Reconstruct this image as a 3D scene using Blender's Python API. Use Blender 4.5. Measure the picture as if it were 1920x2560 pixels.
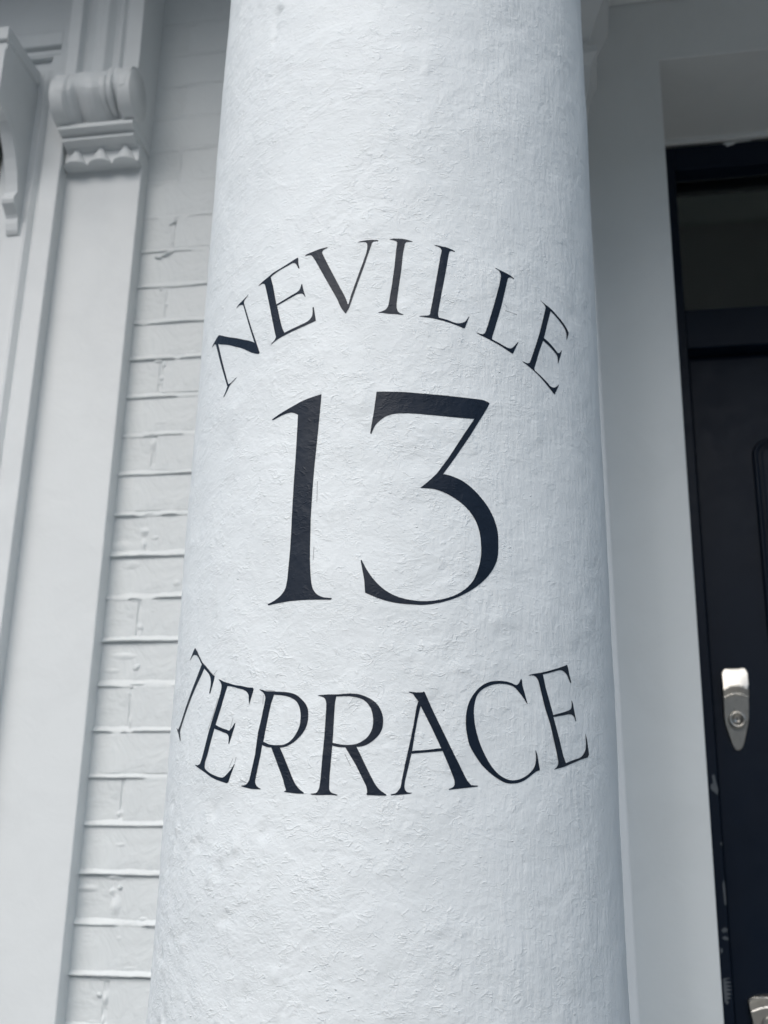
import bpy, bmesh, math, random
from mathutils import Vector, Matrix, noise
random.seed(13)
scene = bpy.context.scene
for o in list(bpy.data.objects):
    bpy.data.objects.remove(o, do_unlink=True)
COL = scene.collection
R = math.radians

# ------------------------------------------------------------------ camera
cam_d = bpy.data.cameras.new('camera')
cam = bpy.data.objects.new('camera', cam_d); COL.objects.link(cam)
scene.camera = cam
cam_d.sensor_fit = 'VERTICAL'; cam_d.sensor_height = 36.0; cam_d.sensor_width = 27.0
cam_d.lens = 36.0 * 3000.0 / 2560.0
cam_d.clip_start = 0.02; cam_d.clip_end = 500
right = Vector((0.98491442, 0.17189389, 0.0199016))
upv = Vector((0.03789198, -0.32645981, 0.94445126))
fwd = Vector((-0.16884247, 0.92944956, 0.32804837))
M = Matrix((right, upv, -fwd)).transposed().to_4x4()
M.translation = Vector((0, 0, 1.5))
cam.matrix_world = M
cam_d.dof.use_dof = True
cam_d.dof.focus_distance = 1.06
cam_d.dof.aperture_fstop = 8.5

# ------------------------------------------------------------------ overcast sky and soft sun
SUN_EL, SUN_AZ = 45.0, 197.0          # azimuth measured from +Y (into the house) clockwise: behind the viewer, to the left
world = bpy.data.worlds.new('World'); scene.world = world; world.use_nodes = True
nt = world.node_tree; nt.nodes.clear()
wo = nt.nodes.new('ShaderNodeOutputWorld'); bg = nt.nodes.new('ShaderNodeBackground')
sky = nt.nodes.new('ShaderNodeTexSky'); sky.sky_type = 'NISHITA'; sky.sun_disc = False
sky.sun_elevation = R(SUN_EL); sky.sun_rotation = R(SUN_AZ)
sky.air_density = 1.0; sky.dust_density = 3.0; sky.ozone_density = 1.0
hs = nt.nodes.new('ShaderNodeHueSaturation'); hs.inputs['Hue'].default_value = 0.486; hs.inputs['Saturation'].default_value = 1.05
nt.links.new(sky.outputs[0], hs.inputs['Color']); nt.links.new(hs.outputs[0], bg.inputs[0])
bg.inputs[1].default_value = 0.12
nt.links.new(bg.outputs[0], wo.inputs[0])
sun_d = bpy.data.lights.new('sun', 'SUN'); sun_d.energy = 1.35; sun_d.angle = R(50); sun_d.color = (0.95, 1.0, 0.99)
sun = bpy.data.objects.new('sun', sun_d); COL.objects.link(sun)
sd = Vector((math.sin(R(SUN_AZ)) * math.cos(R(SUN_EL)), math.cos(R(SUN_AZ)) * math.cos(R(SUN_EL)), math.sin(R(SUN_EL))))
sun.rotation_euler = sd.to_track_quat('Z', 'Y').to_euler()
scene.view_settings.view_transform = 'Standard'; scene.view_settings.look = 'None'
scene.view_settings.exposure = 0.40; scene.view_settings.gamma = 1.0
try: scene.view_settings.use_curve_mapping = False
except Exception: pass
scene.render.resolution_x = 768; scene.render.resolution_y = 1024

# ------------------------------------------------------------------ painted lettering: outlines on the shaft as (degrees round it, height in mm)
LETTERS = {
 'N': [[(-34.08,2093.8),(-34.34,2093.4),(-34.61,2092.9),(-34.87,2092.4),(-35.14,2091.9),(-35.39,2091.5),(-35.64,2091.1),(-35.9,2090.7),(-36.16,2090.3),(-36.42,2090),(-36.69,2089.7),(-36.96,2089.4),(-37.22,2089),(-37.5,2088.6),(-37.78,2088.2),(-38.05,2087.7),(-38.3,2087.2),(-38.46,2086.8),(-38.61,2086.3),(-38.75,2085.8),(-38.89,2085.3),(-38.68,2085.6),(-38.48,2086),(-38.27,2086.3),(-38.05,2086.6),(-37.88,2086.7),(-37.69,2086.9),(-37.49,2086.9),(-37.27,2086.8),(-36.96,2086.5),(-36.65,2086.1),(-36.33,2085.6),(-36.02,2085.1),(-30.26,2035.1),(-30.74,2036.3),(-31.23,2037.4),(-31.73,2038.5),(-32.25,2039.6),(-32.9,2040.9),(-33.58,2042.1),(-34.27,2043.4),(-34.97,2044.6),(-35.85,2046.3),(-36.75,2048),(-37.68,2049.8),(-38.64,2051.5),(-39.49,2053),(-40.38,2054.6),(-41.29,2056.1),(-42.23,2057.9),(-43.15,2059.7),(-44.1,2061.6),(-45.08,2063.6),(-46.11,2065.6),(-46.39,2066.2),(-46.68,2066.7),(-46.97,2067.3),(-47.26,2067.8),(-48.03,2067.3),(-50.92,2062.9),(-51.75,2060.8),(-49.8,2061.9),(-48.87,2060.2),(-40.97,2003.3),(-40.75,2001.6),(-40.89,2000.5),(-41.03,1999.3),(-41.18,1998.2),(-41.34,1997.2),(-41.59,1995.8),(-41.86,1994.4),(-42.13,1993.1),(-42.41,1991.7),(-42.17,1992.3),(-41.93,1992.9),(-41.7,1993.4),(-41.48,1994.1),(-41.2,1995.1),(-40.93,1996.2),(-40.67,1997.3),(-40.41,1998.4),(-40.19,1999.3),(-39.97,2000.2),(-39.74,2001.1),(-39.45,2001.8),(-38.75,2003),(-38.02,2004.1),(-37.28,2005.2),(-36.58,2006.3),(-36.96,2005.9),(-37.36,2005.4),(-37.76,2004.9),(-38.16,2004.5),(-38.48,2004.1),(-38.8,2003.7),(-39.14,2003.4),(-39.49,2003.2),(-39.71,2003.2),(-39.95,2003.2),(-40.2,2003.3),(-40.45,2003.4),(-47.49,2058.3),(-45.97,2055.8),(-44.56,2053.5),(-43.21,2051.3),(-41.94,2049.1),(-41.13,2047.6),(-40.35,2046),(-39.59,2044.5),(-38.85,2043),(-38.06,2041.5),(-37.29,2040.1),(-36.54,2038.6),(-35.82,2037.2),(-35.19,2035.8),(-34.59,2034.4),(-34,2033),(-33.42,2031.5),(-32.85,2030.1),(-32.29,2028.7),(-31.73,2027.3),(-31.17,2026),(-30.55,2024.8),(-29.93,2023.6),(-29.31,2022.6),(-28.7,2021.7),(-28.58,2021.7),(-28.47,2021.9),(-28.38,2022.1),(-28.28,2022.3),(-35.79,2086.1),(-35.81,2086.8),(-35.84,2087.6),(-35.85,2088.3),(-35.8,2088.9),(-35.63,2089.7),(-35.4,2090.4),(-35.16,2091),(-34.92,2091.6),(-34.71,2092.2),(-34.5,2092.7),(-34.29,2093.3)]],
 'E1': [[(-30.34,2098.1),(-29.99,2098.7),(-29.65,2099.4),(-29.31,2100),(-28.96,2100.6),(-28.63,2101.1),(-28.29,2101.6),(-27.95,2102),(-27.61,2102.5),(-27.32,2102.9),(-27.02,2103.3),(-26.73,2103.7),(-26.44,2104.2),(-26.16,2104.7),(-25.88,2105.2),(-25.6,2105.7),(-25.3,2106.1),(-24.67,2106.8),(-24.04,2107.3),(-23.4,2107.9),(-22.78,2108.5),(-22.2,2109.1),(-21.62,2109.7),(-21.05,2110.3),(-20.49,2111),(-19.81,2111.8),(-19.15,2112.7),(-18.49,2113.6),(-17.83,2114.5),(-17.57,2114),(-17.56,2112.9),(-17.55,2111.9),(-17.53,2110.9),(-17.51,2109.8),(-17.48,2108.9),(-17.43,2108),(-17.38,2107.1),(-17.33,2106.3),(-17.26,2105.2),(-17.19,2104.2),(-17.12,2103.2),(-17.04,2102.1),(-17.21,2102.3),(-17.32,2103),(-17.42,2103.7),(-17.53,2104.4),(-17.64,2105.1),(-17.75,2106),(-17.86,2106.9),(-17.99,2107.7),(-18.14,2108.5),(-18.27,2109),(-18.42,2109.5),(-18.58,2109.8),(-18.75,2110.1),(-18.92,2110.3),(-19.09,2110.3),(-19.25,2110.3),(-19.41,2110.2),(-19.64,2110),(-19.87,2109.8),(-20.1,2109.6),(-20.33,2109.3),(-21,2108.8),(-21.68,2108.2),(-22.36,2107.7),(-23.03,2107.1),(-23.53,2106.5),(-24.02,2105.9),(-24.5,2105.2),(-24.98,2104.5),(-25.27,2104.1),(-25.55,2103.6),(-25.83,2103),(-26.11,2102.5),(-25.1,2091.1),(-23.57,2069.1),(-21.08,2071.6),(-18.62,2074.6),(-18.26,2075),(-17.91,2075.4),(-17.56,2075.8),(-17.23,2076.4),(-17.02,2076.8),(-16.82,2077.4),(-16.65,2078),(-16.51,2078.8),(-16.37,2080),(-16.29,2081.2),(-16.21,2082.6),(-16.13,2083.9),(-15.97,2083.7),(-15.88,2082.3),(-15.8,2080.9),(-15.72,2079.4),(-15.62,2078),(-15.43,2075.7),(-15.24,2073.4),(-15.04,2071.1),(-14.84,2068.8),(-14.95,2069.5),(-15.05,2070.2),(-15.16,2070.9),(-15.28,2071.6),(-15.43,2072.2),(-15.59,2072.8),(-15.75,2073.4),(-15.94,2073.8),(-16.12,2074),(-16.32,2074.2),(-16.51,2074.2),(-16.7,2074.2),(-16.92,2074.2),(-17.15,2074.2),(-17.37,2074),(-17.58,2073.8),(-18.98,2072.2),(-20.41,2070.6),(-21.85,2069.1),(-23.34,2067.6),(-22.62,2057.9),(-22.36,2054.5),(-22.11,2051.2),(-21.85,2047.9),(-21.58,2044.6),(-21.48,2043.4),(-21.36,2042.3),(-21.24,2041.1),(-21.11,2039.9),(-20.96,2038.7),(-20.81,2037.6),(-20.65,2036.4),(-20.5,2035.2),(-18.07,2037.4),(-17.04,2038.3),(-16.01,2039.2),(-15.01,2040.2),(-14.04,2041.4),(-13.77,2041.9),(-13.53,2042.5),(-13.31,2043.2),(-13.11,2044),(-12.94,2044.7),(-12.8,2045.6),(-12.68,2046.5),(-12.61,2047.5),(-12.57,2049.6),(-12.58,2051.7),(-12.61,2053.8),(-12.63,2055.9),(-12.39,2056),(-12.18,2051.4),(-11.61,2041.1),(-14.36,2038.2),(-18.67,2034.4),(-19.31,2033.8),(-19.95,2033.2),(-20.6,2032.6),(-21.24,2032),(-21.65,2031.5),(-22.05,2031.1),(-22.44,2030.6),(-22.83,2030),(-23.29,2029.3),(-23.74,2028.5),(-24.19,2027.6),(-24.64,2026.8),(-24.32,2027.7),(-23.99,2028.6),(-23.68,2029.6),(-23.39,2030.6),(-23.27,2031.2),(-23.17,2032),(-23.09,2032.7),(-23,2033.5),(-23.29,2037),(-25.63,2068.8),(-26.79,2083.6),(-27.78,2095.4),(-27.97,2097.4),(-28.21,2097.8),(-28.45,2098.3),(-28.7,2098.7),(-28.93,2098.9),(-29.3,2098.8),(-29.65,2098.6),(-29.99,2098.3)]],
 'V': [[(-15.62,2114.5),(-15.42,2114.9),(-15.22,2115.4),(-15.02,2115.8),(-14.8,2116.1),(-14.4,2116.5),(-13.99,2116.8),(-13.58,2117.1),(-13.17,2117.4),(-12.73,2117.7),(-12.3,2118),(-11.87,2118.4),(-11.43,2118.6),(-11.13,2118.8),(-10.84,2118.9),(-10.54,2119),(-10.24,2119.1),(-10.01,2119.1),(-9.79,2119.2),(-9.57,2119.2),(-9.34,2119.2),(-9.44,2118.6),(-9.61,2118.4),(-9.77,2118.3),(-9.94,2118.1),(-10.09,2117.9),(-10.23,2117.7),(-10.37,2117.4),(-10.5,2117.1),(-10.61,2116.7),(-10.69,2116.3),(-10.75,2115.8),(-10.78,2115.2),(-10.79,2114.7),(-10.75,2113.8),(-10.67,2113),(-10.58,2112.1),(-10.48,2111.3),(-10.04,2107.6),(-9.59,2104),(-9.14,2100.4),(-8.69,2096.8),(-6.21,2077.5),(-5.66,2073.3),(-5.1,2069.2),(-4.57,2065),(-4.06,2060.9),(-3.88,2059.2),(-3.73,2057.5),(-3.59,2055.7),(-3.45,2054),(-3.14,2054.1),(-2.6,2063.4),(-0.93,2084.5),(0.86,2107),(0.94,2108.4),(1.01,2109.8),(1.08,2111.3),(1.13,2112.7),(1.15,2113.6),(1.17,2114.6),(1.16,2115.5),(1.14,2116.4),(1.11,2117.1),(1.07,2117.9),(1,2118.5),(0.9,2119.1),(0.8,2119.6),(0.68,2119.9),(0.54,2120.1),(0.41,2120.3),(-0.03,2120.4),(-0.46,2120.4),(-0.89,2120.4),(-1.32,2120.4),(-0.89,2120.7),(-0.46,2121),(-0.03,2121.2),(0.4,2121.4),(0.82,2121.5),(1.25,2121.6),(1.68,2121.6),(2.11,2121.6),(2.56,2121.5),(3,2121.3),(3.44,2121),(3.88,2120.8),(3.84,2120.7),(3.8,2120.6),(3.75,2120.5),(3.7,2120.4),(3.46,2120.4),(3.21,2120.4),(2.97,2120.3),(2.73,2120.2),(2.59,2120),(2.46,2119.7),(2.35,2119.3),(2.25,2118.8),(2.17,2118.1),(2.12,2117.3),(2.08,2116.5),(2.03,2115.7),(1.89,2114),(1.75,2112.3),(1.6,2110.6),(1.46,2108.9),(0.46,2095),(-1.22,2074.2),(-2.44,2058.2),(-3.05,2050.2),(-3.86,2044.4),(-4.17,2046.2),(-4.5,2048),(-4.81,2049.8),(-5.09,2051.6),(-5.36,2053.7),(-5.59,2055.9),(-5.82,2058.1),(-6.04,2060.3),(-9.34,2084.1),(-12.5,2107),(-12.75,2108.5),(-13,2110.1),(-13.25,2111.6),(-13.53,2113.1),(-13.62,2113.5),(-13.72,2113.8),(-13.83,2114.1),(-13.95,2114.3),(-14.16,2114.5),(-14.37,2114.7),(-14.58,2114.7),(-14.78,2114.8),(-15,2114.7),(-15.2,2114.7),(-15.41,2114.6)]],
 'I': [[(6.61,2121.8),(6.86,2121.9),(7.11,2122),(7.35,2122.2),(7.6,2122.3),(7.87,2122.3),(8.15,2122.3),(8.42,2122.3),(8.69,2122.3),(8.98,2122.3),(9.28,2122.3),(9.57,2122.3),(9.87,2122.2),(10.14,2122),(10.41,2121.8),(10.68,2121.6),(10.96,2121.3),(11.32,2120.9),(11.68,2120.5),(12.05,2120.1),(12.41,2119.7),(12.25,2119.7),(12.09,2119.8),(11.93,2119.8),(11.78,2119.7),(11.57,2119.7),(11.36,2119.6),(11.16,2119.5),(10.96,2119.2),(10.83,2119),(10.71,2118.6),(10.6,2118.2),(10.52,2117.7),(10.46,2117),(10.43,2116.3),(10.41,2115.6),(10.39,2114.9),(10.02,2106.6),(9.64,2087.7),(9.09,2069.8),(8.99,2066.1),(8.88,2062.5),(8.79,2058.8),(8.71,2055.2),(8.68,2053.5),(8.66,2051.7),(8.66,2050),(8.69,2048.3),(8.74,2047.3),(8.81,2046.4),(8.91,2045.4),(9.02,2044.5),(9.11,2044),(9.21,2043.4),(9.34,2043),(9.47,2042.6),(9.7,2042.2),(9.95,2041.8),(10.2,2041.5),(10.44,2041.2),(10.31,2041.2),(10.18,2041.1),(10.05,2041.1),(9.92,2041.2),(9.58,2041.3),(9.25,2041.5),(8.92,2041.7),(8.59,2041.8),(8.15,2041.9),(7.71,2042),(7.26,2042.1),(6.82,2042.2),(6.49,2042.4),(6.16,2042.7),(5.82,2043),(5.49,2043.3),(5.18,2043.4),(4.87,2043.4),(4.56,2043.4),(4.25,2043.4),(4.47,2043.6),(4.69,2043.9),(4.91,2044.1),(5.13,2044.4),(5.33,2044.7),(5.53,2045.1),(5.73,2045.4),(5.92,2045.9),(6.07,2046.3),(6.2,2046.8),(6.33,2047.4),(6.44,2048),(6.55,2048.8),(6.64,2049.6),(6.72,2050.5),(6.78,2051.4),(6.85,2053),(6.91,2054.6),(6.96,2056.2),(7.01,2057.9),(7.56,2073.7),(8.1,2093.1),(8.38,2109.6),(8.45,2111.6),(8.52,2113.6),(8.58,2115.6),(8.62,2117.6),(8.62,2118),(8.6,2118.4),(8.57,2118.8),(8.52,2119.1),(8.43,2119.6),(8.31,2120),(8.19,2120.3),(8.06,2120.5),(7.86,2120.8),(7.66,2121),(7.45,2121.2),(7.25,2121.3),(7.09,2121.5),(6.93,2121.6),(6.77,2121.7)]],
 'L1': [[(17.9,2117.2),(18.14,2117.2),(18.38,2117.2),(18.62,2117.2),(18.85,2117.1),(19.09,2117),(19.33,2116.9),(19.57,2116.8),(19.81,2116.6),(20.08,2116.6),(20.35,2116.5),(20.61,2116.5),(20.88,2116.4),(21.15,2116.1),(21.42,2115.9),(21.69,2115.6),(21.95,2115.2),(22.27,2114.8),(22.58,2114.4),(22.89,2113.9),(23.2,2113.5),(23.16,2113.4),(23.12,2113.3),(23.08,2113.2),(23.03,2113.1),(22.87,2113.2),(22.71,2113.4),(22.55,2113.6),(22.38,2113.7),(22.26,2113.6),(22.14,2113.5),(22.01,2113.3),(21.9,2113.1),(21.83,2112.8),(21.77,2112.4),(21.72,2112.1),(21.69,2111.7),(21.6,2110.4),(21.54,2109.1),(21.48,2107.8),(21.42,2106.5),(20.68,2088),(19.75,2067.1),(19.54,2062.1),(19.33,2057.1),(19.13,2052.2),(18.93,2047.3),(18.89,2046.3),(18.85,2045.3),(18.83,2044.3),(18.83,2043.3),(18.87,2042.3),(18.94,2041.4),(19.02,2040.4),(19.1,2039.5),(20.08,2039),(20.37,2038.8),(20.66,2038.6),(20.95,2038.5),(21.23,2038.2),(21.63,2037.8),(22.02,2037.4),(22.41,2037),(22.81,2036.6),(23.07,2036.4),(23.33,2036.2),(23.6,2036.1),(23.87,2036.1),(24.16,2036.2),(24.46,2036.5),(24.76,2036.8),(25.05,2037.2),(25.28,2037.7),(25.5,2038.2),(25.71,2038.8),(25.91,2039.5),(26.05,2040.2),(26.18,2040.9),(26.29,2041.7),(26.4,2042.5),(26.51,2043.2),(26.62,2043.9),(26.73,2044.7),(26.84,2045.4),(26.4,2040.7),(25.63,2032.4),(25.56,2032.3),(25.5,2032.3),(25.43,2032.3),(25.36,2032.3),(24.93,2032.7),(24.51,2033.3),(24.08,2033.8),(23.66,2034.3),(23.05,2034.8),(22.45,2035.4),(21.84,2036),(21.23,2036.5),(20.69,2036.9),(20.14,2037.3),(19.59,2037.6),(19.05,2037.9),(18.63,2038.2),(18.22,2038.4),(17.81,2038.6),(17.39,2038.8),(17.06,2039),(16.73,2039.1),(16.39,2039.2),(16.06,2039.3),(15.61,2039.4),(15.16,2039.6),(14.72,2039.7),(14.27,2039.9),(14.59,2040),(14.91,2040.2),(15.22,2040.3),(15.54,2040.4),(15.77,2040.5),(16.01,2040.6),(16.24,2040.7),(16.46,2040.9),(16.6,2041.1),(16.73,2041.4),(16.84,2041.7),(16.92,2042.2),(17,2043),(17.03,2043.9),(17.05,2044.8),(17.07,2045.7),(17.25,2049.7),(17.42,2053.7),(17.6,2057.8),(17.77,2061.8),(18.58,2082.6),(19.5,2105.6),(19.59,2107.2),(19.68,2108.8),(19.76,2110.4),(19.81,2112.1),(19.81,2112.6),(19.77,2113.1),(19.72,2113.6),(19.65,2114.1),(19.55,2114.6),(19.44,2115.1),(19.31,2115.6),(19.17,2115.9),(18.87,2116.3),(18.55,2116.6),(18.22,2116.9)]],
 'L2': [[(33.92,2103.6),(34.19,2103.3),(34.45,2103),(34.72,2102.7),(34.99,2102.5),(35.3,2102.2),(35.62,2101.9),(35.94,2101.7),(36.26,2101.4),(36.58,2101.2),(36.9,2100.9),(37.23,2100.7),(37.55,2100.4),(37.81,2100.2),(38.08,2099.9),(38.34,2099.6),(38.59,2099.2),(38.85,2098.8),(39.09,2098.4),(39.34,2097.9),(39.59,2097.5),(39.5,2097.4),(39.42,2097.4),(39.33,2097.3),(39.25,2097.3),(39.05,2097.5),(38.86,2097.7),(38.66,2097.9),(38.45,2097.9),(38.28,2097.7),(38.1,2097.3),(37.94,2096.9),(37.79,2096.4),(37.69,2095.9),(37.61,2095.3),(37.56,2094.8),(37.52,2094.2),(37.29,2090.7),(37.08,2087.3),(36.88,2083.9),(36.67,2080.5),(35.44,2061.4),(34.26,2046.3),(34,2042.8),(33.75,2039.4),(33.49,2035.9),(33.23,2032.5),(33.13,2031.3),(33.03,2030.1),(32.93,2028.8),(32.85,2027.6),(32.85,2027.1),(32.86,2026.6),(32.89,2026.1),(32.91,2025.6),(34.66,2023.7),(35.18,2023),(35.7,2022.3),(36.23,2021.6),(36.77,2021.1),(37.04,2020.8),(37.32,2020.6),(37.61,2020.5),(37.91,2020.6),(38.15,2020.8),(38.38,2021.2),(38.61,2021.8),(38.82,2022.4),(39.03,2023.1),(39.22,2024),(39.39,2024.8),(39.56,2025.7),(39.82,2026.9),(40.07,2028.1),(40.31,2029.4),(40.56,2030.6),(39.89,2025.1),(38.79,2016.4),(38.72,2016.4),(38.66,2016.4),(38.59,2016.4),(38.53,2016.4),(38.17,2016.9),(37.82,2017.4),(37.48,2017.9),(37.13,2018.5),(34.66,2022.1),(34.17,2022.7),(33.69,2023.3),(33.2,2023.9),(32.72,2024.5),(32.31,2025.1),(31.89,2025.6),(31.48,2026.1),(31.07,2026.6),(30.77,2026.9),(30.48,2027.3),(30.19,2027.6),(29.9,2028),(29.58,2028.4),(29.26,2028.9),(28.94,2029.3),(28.63,2029.8),(28.88,2029.5),(29.14,2029.3),(29.4,2029.1),(29.67,2028.9),(29.87,2028.9),(30.07,2028.8),(30.28,2028.9),(30.48,2029.1),(30.66,2029.5),(30.82,2030),(30.96,2030.5),(31.08,2031.2),(31.2,2032.1),(31.29,2033.1),(31.37,2034.1),(31.44,2035.1),(31.73,2038.6),(32.01,2042),(32.28,2045.5),(32.57,2049),(33.85,2066.4),(35.17,2085.5),(35.3,2088),(35.43,2090.5),(35.55,2093),(35.65,2095.5),(35.67,2096.3),(35.67,2097),(35.65,2097.7),(35.6,2098.3),(35.51,2099.3),(35.41,2100.2),(35.28,2101),(35.11,2101.6),(34.84,2102.3),(34.54,2102.7),(34.23,2103.1)]],
 'E2': [[(48.43,2084.8),(48.79,2084.3),(49.15,2083.8),(49.51,2083.3),(49.89,2082.9),(50.42,2082.4),(50.96,2082),(51.51,2081.6),(52.04,2081.1),(52.66,2080.3),(53.27,2079.4),(53.88,2078.5),(54.49,2077.6),(55.14,2076.7),(55.79,2075.7),(56.45,2074.8),(57.09,2073.7),(57.59,2072.9),(58.07,2071.9),(58.54,2070.9),(59,2069.9),(59.28,2069.1),(59.54,2068.3),(59.78,2067.4),(60.04,2066.6),(59.95,2065.8),(59.86,2065.1),(59.78,2064.4),(59.69,2063.6),(59.46,2061.8),(59.23,2060),(59,2058.2),(58.78,2056.5),(58.82,2057.8),(58.87,2059.2),(58.9,2060.6),(58.91,2061.9),(58.9,2062.9),(58.87,2064),(58.81,2064.9),(58.71,2065.8),(58.5,2066.8),(58.25,2067.7),(57.97,2068.6),(57.67,2069.4),(57.28,2070.3),(56.87,2071.1),(56.45,2071.9),(56.03,2072.6),(55.5,2073.6),(54.96,2074.5),(54.42,2075.3),(53.88,2076.2),(53.42,2076.8),(52.95,2077.4),(52.48,2078),(52.01,2078.7),(50.57,2063.1),(49.01,2044.6),(49.47,2044.1),(49.95,2043.6),(50.42,2043),(50.87,2042.5),(51.42,2041.6),(51.96,2040.7),(52.49,2039.7),(53.03,2038.8),(53.39,2038),(53.75,2037.3),(54.12,2036.6),(54.53,2036),(54.65,2035.9),(54.8,2036),(54.97,2036.2),(55.12,2036.5),(55.3,2036.9),(55.47,2037.4),(55.62,2037.9),(55.75,2038.5),(55.91,2039.3),(56.05,2040),(56.18,2040.8),(56.31,2041.6),(55.94,2037.2),(54.47,2024.2),(54.49,2025.4),(54.52,2026.7),(54.54,2027.9),(54.53,2029.1),(54.51,2030.1),(54.47,2031.1),(54.41,2032),(54.29,2032.8),(54.11,2033.6),(53.88,2034.1),(53.62,2034.6),(53.36,2035.1),(52.83,2036.1),(52.29,2037.1),(51.75,2038),(51.19,2038.8),(50.59,2039.6),(49.98,2040.3),(49.37,2041),(48.77,2041.7),(47.3,2027.7),(46.94,2023.6),(46.58,2019.5),(46.22,2015.5),(45.86,2011.5),(45.79,2010.8),(45.72,2010),(45.65,2009.3),(45.6,2008.7),(45.59,2008),(45.6,2007.4),(45.62,2006.8),(45.63,2006.2),(47.72,2002.7),(48.38,2001.5),(49.04,2000.3),(49.71,1999.2),(50.38,1998),(50.59,1997.5),(50.79,1996.9),(51,1996.4),(51.24,1996),(51.52,1995.9),(51.83,1995.8),(52.16,1995.9),(52.51,1996.1),(52.8,1996.5),(53.09,1997),(53.38,1997.6),(53.65,1998.4),(53.94,1999.3),(54.19,2000.2),(54.44,2001.2),(54.7,2002.2),(54.23,1998.9),(52.89,1989.9),(52.44,1990.6),(50.7,1994.6),(48.03,2000.6),(45.5,2005.6),(45.04,2006.3),(44.58,2007),(44.12,2007.8),(43.66,2008.5),(43.17,2009.2),(42.66,2009.9),(42.16,2010.5),(41.67,2011.2),(41.94,2011.1),(42.21,2010.9),(42.49,2010.8),(42.78,2010.7),(42.96,2010.7),(43.15,2010.7),(43.34,2010.8),(43.53,2010.9),(43.69,2011.2),(43.84,2011.5),(44,2011.9),(44.15,2012.2),(46.03,2030.7),(47.85,2050.7),(49.4,2069.8),(50.2,2079.2),(50.15,2079.8),(50.11,2080.4),(50.05,2081),(49.96,2081.5),(49.8,2082),(49.61,2082.6),(49.4,2083),(49.19,2083.5),(49.01,2083.8),(48.82,2084.2),(48.62,2084.5)]],
 'T': [[(-47.71,1743.4),(-46,1738.1),(-45.51,1735.8),(-43.1,1726.8),(-41.61,1722.9),(-39.72,1717.3),(-39.28,1716),(-38.85,1714.8),(-38.42,1713.6),(-37.98,1712.4),(-37.79,1712),(-37.59,1711.7),(-37.38,1711.3),(-37.17,1711),(-37.42,1706.8),(-38.51,1696.1),(-38.82,1696.5),(-38.72,1698.2),(-38.61,1700),(-38.52,1701.7),(-38.46,1703.5),(-38.46,1704.7),(-38.49,1705.9),(-38.54,1707.1),(-38.62,1708.3),(-38.71,1709.3),(-38.83,1710.4),(-38.98,1711.4),(-39.16,1712.4),(-39.35,1713.3),(-39.59,1714.2),(-39.84,1715.1),(-40.09,1715.9),(-41.97,1720.9),(-43.51,1714),(-46.22,1702.9),(-49.18,1690.3),(-51.91,1677.4),(-53.24,1670.7),(-53.44,1668.2),(-52.35,1659.9),(-52.72,1660.1),(-54.54,1667.4),(-57.04,1674.4),(-55.45,1671.4),(-54.84,1671.5),(-53.29,1676.8),(-50.93,1688.6),(-48.49,1699.4),(-45.63,1712.6),(-43.26,1725.2),(-43.86,1727.5),(-44.47,1729.9),(-45.11,1732.3),(-45.85,1734.7),(-46.07,1735.2),(-46.34,1735.7),(-46.65,1736.2),(-46.98,1736.5),(-47.35,1736.9),(-47.74,1737.1),(-48.11,1737.3),(-48.4,1737.2),(-49.04,1736.3),(-49.56,1735.2),(-50.06,1734.1),(-50.59,1733),(-49.29,1737.4),(-48.21,1742)]],
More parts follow.
